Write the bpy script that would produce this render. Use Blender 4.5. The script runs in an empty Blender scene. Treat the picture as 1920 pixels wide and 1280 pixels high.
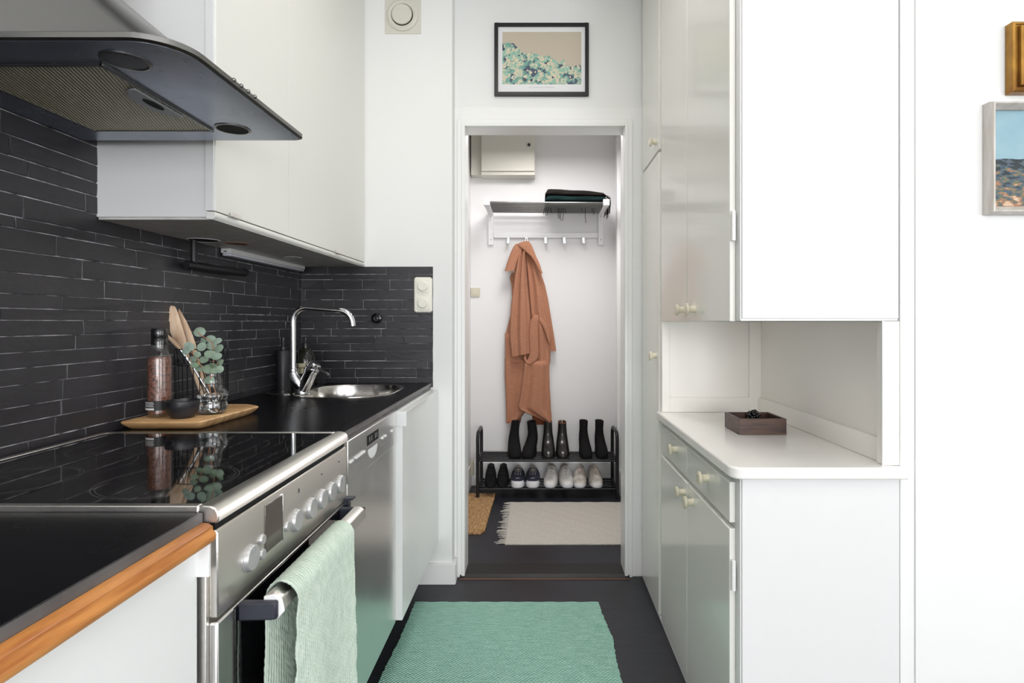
import bpy, bmesh, math, random
from mathutils import Vector, Matrix
random.seed(7)
S = bpy.context.scene
COL = S.collection
F = 1075.0; CX = 1008.0; CY = 604.0; CH = 1.169     # focal in px, vanishing point, camera height
LW = -1.066        # left wall plane
BW = 2.57          # tiled end wall plane
DW = 2.65          # doorway wall plane
HR = 4.12          # rear wall of hall
WZ = 0.899         # worktop height left
CEIL = 2.7

# ------------------------------------------------------------------ camera
cd = bpy.data.cameras.new('camera'); cam = bpy.data.objects.new('camera', cd); COL.objects.link(cam)
cam.location = (0, 0, CH); cam.rotation_euler = (math.pi/2, 0, 0)
cd.sensor_width = 36; cd.lens = F/1920*36; cd.shift_x = -0.025; cd.shift_y = -0.01875
cd.clip_start = 0.02; cd.clip_end = 100
S.camera = cam
# ------------------------------------------------------------------ world, light, exposure
w = bpy.data.worlds.new('world'); S.world = w; w.use_nodes = True
w.node_tree.nodes['Background'].inputs[0].default_value = (0.93, 0.96, 1.0, 1)
w.node_tree.nodes['Background'].inputs[1].default_value = 0.3
def area(name, loc, rot, sx, sy, power, col=(1, 1, 1)):
    l = bpy.data.lights.new(name, 'AREA'); l.shape = 'RECTANGLE'; l.size = sx; l.size_y = sy
    l.energy = power; l.color = col
    o = bpy.data.objects.new(name, l); COL.objects.link(o); o.location = loc; o.rotation_euler = rot
    return o
area('window_daylight', (0.85, -4.94, 1.6), (math.radians(90), 0, 0), 2.9, 1.5, 86, (0.965, 0.98, 1.0))
area('low_fill_light', (1.88, -4.94, 1.0), (math.radians(90), 0, 0), 0.95, 1.8, 30, (0.965, 0.98, 1.0))  # low fill added behind the camera, not a known balcony door
area('side_fill_light', (2.94, -2.5, 1.5), (math.radians(90), 0, math.radians(90)), 2.2, 1.7, 34, (0.97, 0.985, 1.0))  # added fill for the left-hand fronts; the side wall has no window
area('corner_fill_light', (2.94, 0.45, 1.4), (math.radians(90), 0, math.radians(90)), 1.5, 1.5, 9.5, (0.97, 0.985, 1.0))  # unseen fill added to lift the stove and near cabinet fronts
area('overhead_fill_light', (0.3, 0.0, 2.66), (0, 0, 0), 1.2, 1.2, 7.5, (1.0, 0.95, 0.89))  # soft overhead fill added to flatten the light, no actual lamp here
area('far_overhead_fill_light', (-0.1, 1.6, 2.66), (0, 0, 0), 0.6, 0.6, 3.2, (1.0, 0.95, 0.89))  # extra overhead fill added to brighten the deeper part of the kitchen
area('hall_ceiling_lamp', (0.05, 3.35, 2.36), (0, 0, 0), 0.5, 0.5, 10, (1.0, 0.98, 0.97))
S.view_settings.view_transform = 'Standard'; S.view_settings.look = 'None'
S.view_settings.exposure = 0.6; S.view_settings.gamma = 1.0
S.view_settings.use_curve_mapping = False
try:
    S.cycles.use_denoising = True; S.cycles.max_bounces = 12; S.cycles.diffuse_bounces = 6
    S.cycles.glossy_bounces = 6; S.cycles.transmission_bounces = 12; S.cycles.transparent_max_bounces = 12
    S.cycles.sample_clamp_indirect = 6; S.cycles.caustics_reflective = False; S.cycles.caustics_refractive = False
except Exception: pass

# ------------------------------------------------------------------ materials
def lin(c):
    if isinstance(c, (int, float)): c = (c, c, c)
    return tuple(((v/255)/12.92 if v/255 <= 0.04045 else ((v/255+0.055)/1.055)**2.4) for v in c) + (1,)
def mat(name, rgb, rough=0.5, metal=0.0, coat=0.0, bump=0, bscale=50, bstretch=(1, 1, 1), var=0.0, vscale=5,
        vstretch=(1, 1, 1), rgb2=None, spec=0.5, trans=0, ior=1.45, aniso=0, sheen=0, rvar=0, detail=4):
    m = bpy.data.materials.new(name); m.use_nodes = True
    nt = m.node_tree; N = nt.nodes; L = nt.links; b = N['Principled BSDF']
    b.inputs['Base Color'].default_value = lin(rgb); b.inputs['Roughness'].default_value = rough
    b.inputs['Metallic'].default_value = metal; b.inputs['Coat Weight'].default_value = coat
    b.inputs['Coat Roughness'].default_value = 0.05
    b.inputs['Specular IOR Level'].default_value = spec
    b.inputs['Transmission Weight'].default_value = trans; b.inputs['IOR'].default_value = ior
    if aniso: b.inputs['Anisotropic'].default_value = aniso
    if sheen: b.inputs['Sheen Weight'].default_value = sheen
    tc = N.new('ShaderNodeTexCoord')
    def noise(scale, stretch, det=detail):
        mp = N.new('ShaderNodeMapping'); mp.inputs['Scale'].default_value = stretch
        L.new(tc.outputs['Object'], mp.inputs[0])
        n = N.new('ShaderNodeTexNoise'); n.inputs['Scale'].default_value = scale; n.inputs['Detail'].default_value = det
        L.new(mp.outputs[0], n.inputs[0]); return n
    if bump:
        n = noise(bscale, bstretch); bp = N.new('ShaderNodeBump')
        bp.inputs['Strength'].default_value = bump; bp.inputs['Distance'].default_value = 0.002
        L.new(n.outputs[0], bp.inputs['Height']); L.new(bp.outputs[0], b.inputs['Normal'])
    if rgb2 is not None or var:
        c2 = rgb2 if rgb2 is not None else tuple(max(0, v*(1-var)) for v in ((rgb,)*3 if isinstance(rgb, (int, float)) else rgb))
        n = noise(vscale, vstretch)
        r = N.new('ShaderNodeValToRGB'); r.color_ramp.elements[0].position = 0.35; r.color_ramp.elements[1].position = 0.65
        r.color_ramp.elements[0].color = lin(c2); r.color_ramp.elements[1].color = lin(rgb)
        L.new(n.outputs[0], r.inputs[0]); L.new(r.outputs[0], b.inputs['Base Color'])
    if rvar:
        n = noise(vscale*1.7, vstretch); mr = N.new('ShaderNodeMapRange')
        mr.inputs[3].default_value = max(0.02, rough-rvar); mr.inputs[4].default_value = rough+rvar
        L.new(n.outputs[0], mr.inputs[0]); L.new(mr.outputs[0], b.inputs['Roughness'])
    return m
def nodes_of(m): return m.node_tree.nodes, m.node_tree.links, m.node_tree.nodes['Principled BSDF']
def math_n(N, L, op, a, b=None, c=None):
    n = N.new('ShaderNodeMath'); n.operation = op
    for i, v in enumerate((a, b, c)):
        if v is None: continue
        if isinstance(v, (int, float)): n.inputs[i].default_value = v
        else: L.new(v, n.inputs[i])
    return n.outputs[0]

M = {}
M['wall'] = mat('painted_wall', (236, 236, 235), 0.55, bump=0.06, bscale=60)
M['hallwall'] = mat('hall_wallpaper', (232, 231, 231), 0.6, bump=0.08, bscale=60)
M['trim'] = mat('white_trim_paint', (240, 240, 239), 0.3, bump=0.03, bscale=40)
M['ceil'] = mat('ceiling_paint', (235, 235, 233), 0.7)
M['cab'] = mat('cabinet_enamel', (240, 239, 233), 0.19, coat=0.2, bump=0.05, bscale=14, bstretch=(1, 6, .4))
M['cabflat'] = mat('cabinet_side_paint', (228, 228, 228), 0.35, bump=0.03, bscale=25)
M['upper'] = mat('wall_cabinet_laminate', (230, 230, 225), 0.38, coat=0.1)
M['niche'] = mat('niche_paint', (250, 246, 240), 0.3)
M['base'] = mat('base_cabinet_laminate', (240, 241, 240), 0.3, coat=0.1)
M['benchwhite'] = mat('cream_worktop', (250, 247, 243), 0.22, coat=0.2, var=0.03, vscale=4)
M['tile'] = mat('black_ceramic_tile', (56, 54, 58), 0.33, bump=0.55, bscale=30, bstretch=(1, 1, 2.2), rgb2=(43, 42, 45), vscale=3, rvar=0.1, detail=7)
M['grout'] = mat('tile_grout', (190, 187, 192), 0.85, bump=0.5, bscale=200, rgb2=(62, 60, 66), vscale=22)
M['worktop'] = mat('black_laminate', (12, 12, 15), 0.26, spec=0.28, bump=0.12, bscale=300, rvar=0.05)
M['edgegrey'] = mat('worktop_edge_band', (112, 110, 110), 0.35, metal=0.3, var=0.15, vscale=14)
M['oak'] = mat('worktop_wood_edge', (205, 138, 72), 0.35, coat=0.3, rgb2=(168, 100, 44), vscale=9, vstretch=(6, 1, 12), bump=0.1, bscale=60, bstretch=(6, 1, 6))
M['steel'] = mat('brushed_steel', (230, 226, 220), 0.33, metal=1, bump=0.12, bscale=120, bstretch=(1, .04, 1), aniso=0.4, rvar=0.08)
M['steelv'] = mat('brushed_steel_vertical', (236, 235, 233), 0.3, metal=1, bump=0.10, bscale=120, bstretch=(1, 1, .04), aniso=0.4, rvar=0.06)
M['hoodsteel'] = mat('hood_steel', (130, 129, 127), 0.33, metal=1, bump=0.1, bscale=100, bstretch=(.05, 1, 1), rvar=0.06)
M['hoodunder'] = mat('hood_underside_steel', (158, 167, 184), 0.27, metal=0.85, rvar=0.05, var=0.12, vscale=4)
M['chrome'] = mat('chrome', (225, 226, 230), 0.06, metal=1)
M['sink'] = mat('sink_steel', (215, 212, 208), 0.16, metal=1, bump=0.2, bscale=12)
M['knobmetal'] = mat('silver_plastic', (190, 190, 190), 0.35, metal=0.5)
M['glassblack'] = mat('black_glass', (10, 10, 12), 0.03, coat=0.5)
M['dark'] = mat('dark_plastic', (48, 50, 60), 0.35)
M['black'] = mat('matte_black', (38, 38, 42), 0.4)
M['blackmetal'] = mat('black_powder_metal', (34, 34, 38), 0.4, metal=0.2)
M['void'] = mat('dark_recess', (10, 10, 11), 0.8)
M['grey'] = mat('grey_plastic', (150, 152, 156), 0.4)
M['lightgrey'] = mat('cabinet_grey_board', (212, 210, 206), 0.45, var=0.08, vscale=20)
M['whiteplastic'] = mat('white_plastic', (236, 236, 236), 0.3)
M['ivory'] = mat('ivory_knob', (236, 228, 205), 0.28, coat=0.4, var=0.05, vscale=60)
M['ivory2'] = mat('ivory_switch', (238, 235, 224), 0.35)
M['lampwhite'] = mat('lamp_diffuser', (215, 216, 226), 0.35)
M['void2'] = mat('display_window', (95, 88, 82), 0.1, metal=0.4)
M['boardwood'] = mat('beech_board', (222, 182, 134), 0.45, rgb2=(184, 138, 90), vscale=5, vstretch=(1.5, 9, 4), bump=0.08, bscale=60, bstretch=(1, 9, 1))
M['spoonwood'] = mat('spoon_wood', (234, 206, 178), 0.5, rgb2=(206, 168, 134), vscale=14, vstretch=(4, 4, 1))
M['glass'] = mat('clear_glass', (253, 254, 254), 0.005, trans=1, ior=1.28)
M['water'] = mat('water', (250, 252, 252), 0.0, trans=1, ior=1.33)
def thin_glass():
    m = bpy.data.materials.new('thin_clear_glass'); m.use_nodes = True; N, L = m.node_tree.nodes, m.node_tree.links
    N.remove(N['Principled BSDF']); out = N['Material Output']
    lw = N.new('ShaderNodeLayerWeight'); lw.inputs[0].default_value = .5; fac = math_n(N, L, 'MULTIPLY_ADD', math_n(N, L, 'POWER', lw.outputs['Facing'], 3.5), .55, .045); tr = N.new('ShaderNodeBsdfTransparent'); tr.inputs[0].default_value = (.97, .975, .975, 1)
    gl = N.new('ShaderNodeBsdfGlossy'); gl.inputs['Roughness'].default_value = .02; mx = N.new('ShaderNodeMixShader')
    L.new(fac, mx.inputs[0]); L.new(tr.outputs[0], mx.inputs[1]); L.new(gl.outputs[0], mx.inputs[2]); L.new(mx.outputs[0], out.inputs[0]); return m
M['thinglass'] = thin_glass()
M['pepper'] = mat('peppercorns', (158, 104, 84), 0.5, rgb2=(78, 48, 40), vscale=160, bump=1.0, bscale=170)
M['stone'] = mat('black_stone_bowl', (44, 44, 50), 0.35, var=0.4, vscale=25, bump=0.3, bscale=60)
M['leaf'] = mat('eucalyptus_leaf', (158, 176, 164), 0.5, rgb2=(124, 146, 118), vscale=12, spec=0.3)
M['stem'] = mat('sprig_stem', (176, 122, 84), 0.5)
M['amber'] = mat('dark_bottle_glass', (40, 42, 32), 0.06, coat=0.5)
M['label'] = mat('cream_label', (196, 188, 160), 0.6)
M['darklabel'] = mat('dark_label', (34, 34, 36), 0.5)
M['ink'] = mat('white_print', (228, 228, 228), 0.6)
M['coat'] = mat('camel_wool', (176, 124, 98), 0.9, bump=0.35, bscale=220, var=0.07, vscale=90, sheen=0.05, spec=0.15)
M['coatdark'] = mat('camel_seam', (132, 80, 56), 0.9, spec=0.1)
M['scarf1'] = mat('dark_scarf_wool', (30, 27, 25), 0.95, bump=0.5, bscale=120, spec=0.1)
M['scarf2'] = mat('teal_scarf_wool', (18, 34, 34), 0.95, bump=0.5, bscale=120, spec=0.1)
M['suede'] = mat('black_suede', (22, 21, 23), 0.85, bump=0.3, bscale=140, spec=0.2)
M['leather'] = mat('black_leather', (26, 24, 24), 0.24, bump=0.2, bscale=28, spec=0.6)
M['tanleather'] = mat('tan_lining', (150, 84, 50), 0.7)
M['navy'] = mat('navy_canvas', (44, 46, 62), 0.85, bump=0.3, bscale=150)
M['rubber'] = mat('white_rubber', (236, 236, 240), 0.5)
M['whiteleather'] = mat('white_sneaker_leather', (226, 224, 220), 0.45, var=0.06, vscale=25)
M['offleather'] = mat('worn_offwhite_leather', (212, 206, 196), 0.5, var=0.12, vscale=25)
M['lace'] = mat('shoe_lace', (235, 233, 230), 0.8)
M['pinklace'] = mat('dusty_shoe_lace', (206, 188, 180), 0.8)
M['lining'] = mat('shoe_lining', (170, 164, 156), 0.85)
M['walnut'] = mat('dark_walnut', (98, 72, 60), 0.35, rgb2=(62, 46, 42), vscale=8, vstretch=(1.2, 8, 9), bump=0.08, bscale=50, bstretch=(1, 8, 8))
M['bead'] = mat('glossy_black_bead', (14, 13, 15), 0.08, coat=0.6)
M['gold'] = mat('gilt_wood', (176, 132, 58), 0.32, metal=0.6, rgb2=(120, 78, 32), vscale=14, bump=0.2, bscale=30)
M['silverframe'] = mat('silvered_wood', (205, 200, 194), 0.4, metal=0.15, rgb2=(186, 178, 170), vscale=10, vstretch=(6, 6, 1), bump=0.15, bscale=50)
M['frameblack'] = mat('black_picture_frame', (24, 24, 27), 0.35)
M['paper'] = mat('poster_paper', (232, 232, 234), 0.5)
M['threshold'] = mat('dark_threshold_wood', (20, 19, 20), 0.5, bump=0.2, bscale=40, bstretch=(1, 6, 1))
M['thresholdedge'] = mat('threshold_edge', (120, 88, 74), 0.6)
M['beige'] = mat('beige_box', (208, 201, 182), 0.5)
M['hallcab'] = mat('meter_cabinet_paint', (214, 211, 200), 0.5)
M['windowframe'] = mat('window_frame_paint', (236, 236, 236), 0.35)

def floor_mat():
    m = mat('dark_plank_tiles', (60, 59, 65), 0.42); N, L, b = nodes_of(m)
    g = N.new('ShaderNodeNewGeometry')
    br = N.new('ShaderNodeTexBrick'); br.inputs['Scale'].default_value = 1.0
    br.inputs['Brick Width'].default_value = 0.42; br.inputs['Row Height'].default_value = 0.42; br.inputs['Mortar Size'].default_value = 0.0016
    br.inputs['Color1'].default_value = lin((37, 38, 46)); br.inputs['Color2'].default_value = lin((31, 32, 39)); br.inputs['Mortar'].default_value = lin((30, 30, 34))
    mp = N.new('ShaderNodeMapping'); mp.inputs['Location'].default_value = (0.11, -0.22, 0)
    L.new(g.outputs['Position'], mp.inputs[0]); L.new(mp.outputs[0], br.inputs[0])
    mp2 = N.new('ShaderNodeMapping'); mp2.inputs['Scale'].default_value = (2.5, 22, 1); L.new(g.outputs['Position'], mp2.inputs[0])
    n = N.new('ShaderNodeTexNoise'); n.inputs['Scale'].default_value = 3; n.inputs['Detail'].default_value = 8; L.new(mp2.outputs[0], n.inputs[0])
    mx = N.new('ShaderNodeMix'); mx.data_type = 'RGBA'; mx.blend_type = 'MULTIPLY'; mx.inputs[0].default_value = 0.55
    r = N.new('ShaderNodeValToRGB'); r.color_ramp.elements[0].color = (.45, .45, .45, 1); r.color_ramp.elements[1].color = (1.35, 1.35, 1.35, 1)
    r.color_ramp.elements[0].position = .3; r.color_ramp.elements[1].position = .7
    L.new(n.outputs[0], r.inputs[0]); L.new(br.outputs[0], mx.inputs[6]); L.new(r.outputs[0], mx.inputs[7]); L.new(mx.outputs[2], b.inputs['Base Color'])
    bp = N.new('ShaderNodeBump'); bp.inputs['Strength'].default_value = .25; bp.inputs['Distance'].default_value = .001
    L.new(n.outputs[0], bp.inputs['Height']); L.new(bp.outputs[0], b.inputs['Normal'])
    return m
M['floor'] = floor_mat()

def hob_mat():
    m = mat('ceramic_hob_glass', (9, 9, 10), 0.025, coat=0.4); N, L, b = nodes_of(m)
    g = N.new('ShaderNodeNewGeometry'); acc = None
    rings = [(-.614, .955, .104), (-.614, .955, .098), (-.868, .955, .088), (-.868, .955, .083), (-.87, 1.20, .092), (-.87, 1.20, .057), (-.66, 1.215, .083), (-.62, 1.215, .115), (-.86, 1.06, .10)]
    for cx, cy, r in rings:
        vs = N.new('ShaderNodeVectorMath'); vs.operation = 'DISTANCE'
        L.new(g.outputs['Position'], vs.inputs[0]); vs.inputs[1].default_value = (cx, cy, 0.906)
        d = math_n(N, L, 'SUBTRACT', vs.outputs['Value'], r); d = math_n(N, L, 'ABSOLUTE', d); d = math_n(N, L, 'LESS_THAN', d, 0.0007)
        acc = d if acc is None else math_n(N, L, 'MAXIMUM', acc, d)
    mx = N.new('ShaderNodeMix'); mx.data_type = 'RGBA'; L.new(acc, mx.inputs[0])
    mx.inputs[6].default_value = lin((7, 7, 8)); mx.inputs[7].default_value = lin((92, 90, 90)); L.new(mx.outputs[2], b.inputs['Base Color'])
    return m
M['hob'] = hob_mat()

def weave_mat(name, c1, c2, sx, sy, rough=0.9, dist=0.0015, strength=0.9, streak=None):
    m = mat(name, c1, rough, spec=0.15); N, L, b = nodes_of(m)
    g = N.new('ShaderNodeNewGeometry'); sp = N.new('ShaderNodeSeparateXYZ'); L.new(g.outputs['Position'], sp.inputs[0])
    nz = N.new('ShaderNodeTexNoise'); nz.inputs['Scale'].default_value = 25; L.new(g.outputs['Position'], nz.inputs[0])
    off = math_n(N, L, 'MULTIPLY', nz.outputs[0], 2.0)
    a = math_n(N, L, 'SINE', math_n(N, L, 'ADD', math_n(N, L, 'MULTIPLY', sp.outputs[0], sx), off))
    c = math_n(N, L, 'SINE', math_n(N, L, 'ADD', math_n(N, L, 'MULTIPLY', sp.outputs[1], sy), off))
    h = math_n(N, L, 'MULTIPLY', a, c)
    bp = N.new('ShaderNodeBump'); bp.inputs['Strength'].default_value = strength; bp.inputs['Distance'].default_value = dist
    L.new(h, bp.inputs['Height']); L.new(bp.outputs[0], b.inputs['Normal'])
    mp = N.new('ShaderNodeMapping'); mp.inputs['Scale'].default_value = streak or (1, 1, 1); L.new(g.outputs['Position'], mp.inputs[0])
    n2 = N.new('ShaderNodeTexNoise'); n2.inputs['Scale'].default_value = 6; n2.inputs['Detail'].default_value = 6; L.new(mp.outputs[0], n2.inputs[0])
    f = math_n(N, L, 'ADD', math_n(N, L, 'MULTIPLY', h, 0.10), n2.outputs[0])
    r = N.new('ShaderNodeValToRGB'); r.color_ramp.elements[0].position = .34; r.color_ramp.elements[1].position = .62
    r.color_ramp.elements[0].color = lin(c2); r.color_ramp.elements[1].color = lin(c1)
    L.new(f, r.inputs[0]); L.new(r.outputs[0], b.inputs['Base Color'])
    return m
M['rug'] = weave_mat('green_woven_rug', (182, 228, 211), (154, 204, 186), 2*math.pi/0.014, 2*math.pi/0.014, streak=(2.5, 30, 1), dist=.004, strength=1)
M['beigerug'] = weave_mat('beige_woven_rug', (208, 203, 195), (198, 192, 183), 2*math.pi/0.010, 2*math.pi/0.010, streak=(18, 9, 1), strength=.7)
M['jute'] = weave_mat('jute_braid', (214, 176, 128), (160, 118, 80), 2*math.pi/0.026, 2*math.pi/0.014, streak=(30, 3, 1), dist=.004)
M['towel'] = mat('sage_towel', (200, 212, 199), 0.9, rgb2=(188, 203, 189), vscale=60, spec=0.15, bump=0.3, bscale=180)

def filter_mat():
    m = mat('grease_filter_mesh', (150, 140, 118), 0.4, metal=0.2); N, L, b = nodes_of(m)
    g = N.new('ShaderNodeNewGeometry'); sp = N.new('ShaderNodeSeparateXYZ'); L.new(g.outputs['Position'], sp.inputs[0])
    k = math_n(N, L, 'MULTIPLY', math_n(N, L, 'ADD', sp.outputs[0], math_n(N, L, 'MULTIPLY', sp.outputs[1], .35)), 2*math.pi/0.0065)
    s = math_n(N, L, 'SINE', k)
    n = math_n(N, L, 'SINE', math_n(N, L, 'MULTIPLY', sp.outputs[1], 2*math.pi/0.004))
    h = math_n(N, L, 'ADD', s, math_n(N, L, 'MULTIPLY', n, .3))
    r = N.new('ShaderNodeValToRGB'); r.color_ramp.elements[0].color = lin((120, 112, 96)); r.color_ramp.elements[1].color = lin((226, 214, 186))
    L.new(math_n(N, L, 'MULTIPLY_ADD', h, .4, .5), r.inputs[0]); L.new(r.outputs[0], b.inputs['Base Color'])
    bp = N.new('ShaderNodeBump'); bp.inputs['Strength'].default_value = .6; bp.inputs['Distance'].default_value = .001
    L.new(h, bp.inputs['Height']); L.new(bp.outputs[0], b.inputs['Normal'])
    return m
M['filter'] = filter_mat()

def art_mat():
    # generic abstract colour field: sand above, loose teal / ink / cream patches below
    m = mat('abstract_print', (196, 184, 164), 0.5); N, L, b = nodes_of(m)
    tc = N.new('ShaderNodeTexCoord'); sp = N.new('ShaderNodeSeparateXYZ'); L.new(tc.outputs['Object'], sp.inputs[0])
    n1 = N.new('ShaderNodeTexNoise'); n1.inputs['Scale'].default_value = 26; n1.inputs['Detail'].default_value = 5; L.new(tc.outputs['Object'], n1.inputs[0])
    v = N.new('ShaderNodeTexVoronoi'); v.inputs['Scale'].default_value = 55; L.new(tc.outputs['Object'], v.inputs[0])
    sepc = N.new('ShaderNodeSeparateColor'); L.new(v.outputs['Color'], sepc.inputs[0])
    r = N.new('ShaderNodeValToRGB'); r.color_ramp.interpolation = 'CONSTANT'; e = r.color_ramp.elements
    e[0].position = 0; e[0].color = lin((62, 62, 84)); e[1].position = .36; e[1].color = lin((150, 190, 172))
    for p, c in ((.46, (214, 204, 178)), (.54, (120, 168, 156)), (.62, (74, 84, 104)), (.7, (222, 214, 192))):
        q = e.new(p); q.color = lin(c)
    f = math_n(N, L, 'ADD', math_n(N, L, 'MULTIPLY', n1.outputs[0], .8), math_n(N, L, 'MULTIPLY', sepc.outputs[0], .22))
    L.new(f, r.inputs[0])
    n2 = N.new('ShaderNodeTexNoise'); n2.inputs['Scale'].default_value = 9; n2.inputs['Detail'].default_value = 4; L.new(tc.outputs['Object'], n2.inputs[0])
    lvl = math_n(N, L, 'ADD', sp.outputs[2], math_n(N, L, 'MULTIPLY', math_n(N, L, 'SUBTRACT', n2.outputs[0], .5), .16))
    lvl = math_n(N, L, 'ADD', lvl, math_n(N, L, 'MULTIPLY', sp.outputs[0], .35))
    k = math_n(N, L, 'LESS_THAN', lvl, 0.195)
    mx = N.new('ShaderNodeMix'); mx.data_type = 'RGBA'; L.new(k, mx.inputs[0]); mx.inputs[6].default_value = lin((196, 184, 166))
    L.new(r.outputs[0], mx.inputs[7]); L.new(mx.outputs[2], b.inputs['Base Color'])
    return m
M['art'] = art_mat()
def land_mat():
    m = mat('landscape_oil', (150, 186, 200), 0.6, bump=.4, bscale=60); N, L, b = nodes_of(m)
    g = N.new('ShaderNodeNewGeometry'); sp = N.new('ShaderNodeSeparateXYZ'); L.new(g.outputs['Position'], sp.inputs[0])
    mp = N.new('ShaderNodeMapping'); mp.inputs['Scale'].default_value = (1, 1, 2.6); L.new(g.outputs['Position'], mp.inputs[0])
    n = N.new('ShaderNodeTexNoise'); n.inputs['Scale'].default_value = 42; n.inputs['Detail'].default_value = 6; L.new(mp.outputs[0], n.inputs[0])
    f = math_n(N, L, 'ADD', n.outputs[0], math_n(N, L, 'MULTIPLY', math_n(N, L, 'SUBTRACT', 1.53, sp.outputs[2]), 1.6))
    r = N.new('ShaderNodeValToRGB'); r.color_ramp.interpolation = 'CONSTANT'; e = r.color_ramp.elements
    e[0].position = 0; e[0].color = lin((38, 48, 50)); e[1].position = .46; e[1].color = lin((74, 88, 104))
    for p, c in ((.54, (92, 104, 84)), (.60, (150, 110, 86)), (.68, (206, 178, 150)), (.76, (112, 66, 52)), (.84, (70, 96, 56))):
        q = e.new(p); q.color = lin(c)
    L.new(f, r.inputs[0])
    n2 = N.new('ShaderNodeTexNoise'); n2.inputs['Scale'].default_value = 18; L.new(g.outputs['Position'], n2.inputs[0])
    sky = N.new('ShaderNodeValToRGB'); sky.color_ramp.elements[0].color = lin((120, 158, 174)); sky.color_ramp.elements[1].color = lin((156, 184, 192)); L.new(n2.outputs[0], sky.inputs[0])
    lv = math_n(N, L, 'ADD', sp.outputs[2], math_n(N, L, 'MULTIPLY', n2.outputs[0], .02))
    k = math_n(N, L, 'LESS_THAN', lv, 1.572)
    mx = N.new('ShaderNodeMix'); mx.data_type = 'RGBA'; L.new(k, mx.inputs[0]); L.new(sky.outputs[0], mx.inputs[6]); L.new(r.outputs[0], mx.inputs[7])
    L.new(mx.outputs[2], b.inputs['Base Color']); return m
M['land'] = land_mat()
M['smallart'] = mat('small_oil_sketch', (150, 150, 130), 0.6, rgb2=(90, 100, 80), vscale=30)

# ------------------------------------------------------------------ mesh helpers
def P(px, py, Y): return Vector(((px-CX)*Y/F, Y, CH-(py-CY)*Y/F))
class MB:
    def __init__(s): s.bm = bmesh.new()
    def box(s, x0, x1, y0, y1, z0, z1):
        v = [s.bm.verts.new((x, y, z)) for x in (x0, x1) for y in (y0, y1) for z in (z0, z1)]
        for f in ((0, 1, 3, 2), (4, 6, 7, 5), (0, 4, 5, 1), (2, 3, 7, 6), (0, 2, 6, 4), (1, 5, 7, 3)):
            s.bm.faces.new([v[i] for i in f])
        return s
    def loft(s, rings, closed=True, cap=True):
        R = [[s.bm.verts.new(p) for p in r] for r in rings]
        n = len(R[0])
        for a, b in zip(R, R[1:]):
            for i in range(n if closed else n-1):
                j = (i+1) % n
                s.bm.faces.new((a[i], a[j], b[j], b[i]))
        if cap and closed:
            s.bm.faces.new(list(reversed(R[0]))); s.bm.faces.new(R[-1])
        return s
    def prism(s, poly, z0, z1, poly2=None):
        poly2 = poly2 or poly
        return s.loft([[(x, y, z0) for x, y in poly], [(x, y, z1) for x, y in poly2]])
    def prism_x(s, poly, x0, x1): return s.loft([[(x0, a, b) for a, b in poly], [(x1, a, b) for a, b in poly]])
    def prism_y(s, poly, y0, y1): return s.loft([[(a, y0, b) for a, b in poly], [(a, y1, b) for a, b in poly]])
    def tube(s, pts, r, n=10, closed=False):
        pts = [Vector(p) for p in pts]; rs = r if isinstance(r, (list, tuple)) else [r]*len(pts)
        rings = []; up = None; m = len(pts)
        for i, p in enumerate(pts):
            if closed: t = pts[(i+1) % m]-pts[i-1]
            else: t = (pts[min(i+1, m-1)]-pts[max(i-1, 0)])
            t.normalize()
            if up is None:
                up = Vector((0, 0, 1)) if abs(t.z) < .9 else Vector((1, 0, 0))
            a = t.cross(up).normalized(); up = a.cross(t).normalized()
            rings.append([p+(a*math.cos(2*math.pi*k/n)+up*math.sin(2*math.pi*k/n))*rs[i] for k in range(n)])
        if closed: rings.append(rings[0]); return s.loft(rings, cap=False)
        return s.loft(rings)
    def lathe(s, prof, c, n=32, axis='z', cap=True):
        rings = []
        for r, h in prof:
            r = max(r, 1e-5); ring = []
            for k in range(n):
                a = 2*math.pi*k/n; u, v = r*math.cos(a), r*math.sin(a)
                if axis == 'z': ring.append((c[0]+u, c[1]+v, c[2]+h))
                elif axis == 'x': ring.append((c[0]+h, c[1]+u, c[2]+v))
                else: ring.append((c[0]+u, c[1]+h, c[2]+v))
            rings.append(ring)
        return s.loft(rings, cap=cap)
    def build(s, name, m, parent=None, smooth=True, bevel=0, seg=2, subsurf=0, angle=40):
        bm = s.bm
        bmesh.ops.remove_doubles(bm, verts=bm.verts, dist=1e-6)
        bmesh.ops.recalc_face_normals(bm, faces=bm.faces)
        off = Vector((0, 0, 0)); p = parent
        while p is not None: off += Vector(p.location); p = p.parent
        if parent is None:
            xs = [v.co for v in bm.verts]
            off = Vector((sum(v.x for v in xs)/len(xs), sum(v.y for v in xs)/len(xs), min(v.z for v in xs)))
        bmesh.ops.translate(bm, vec=-off, verts=bm.verts)
        me = bpy.data.meshes.new(name); bm.to_mesh(me); bm.free()
        me.materials.append(m)
        for f in me.polygons: f.use_smooth = smooth
        o = bpy.data.objects.new(name, me); COL.objects.link(o)
        if parent is None: o.location = off
        else: o.parent = parent
        if bevel:
            b = o.modifiers.new('bevel', 'BEVEL'); b.width = bevel; b.segments = seg; b.limit_method = 'ANGLE'; b.angle_limit = math.radians(angle); b.harden_normals = False
        if subsurf:
            q = o.modifiers.new('subsurf', 'SUBSURF'); q.levels = subsurf; q.render_levels = subsurf
        elif smooth:
            try: me.set_sharp_from_angle(angle=math.radians(angle))
            except Exception: pass
        return o
def box(name, m, parent, x0, x1, y0, y1, z0, z1, bevel=0.001, **k):
    return MB().box(x0, x1, y0, y1, z0, z1).build(name, m, parent, bevel=bevel, **k)
def tag(o, label, cat, group=None, kind=None):
    o['label'] = label; o['category'] = cat
    if group: o['group'] = group
    if kind: o['kind'] = kind
    return o
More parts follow.
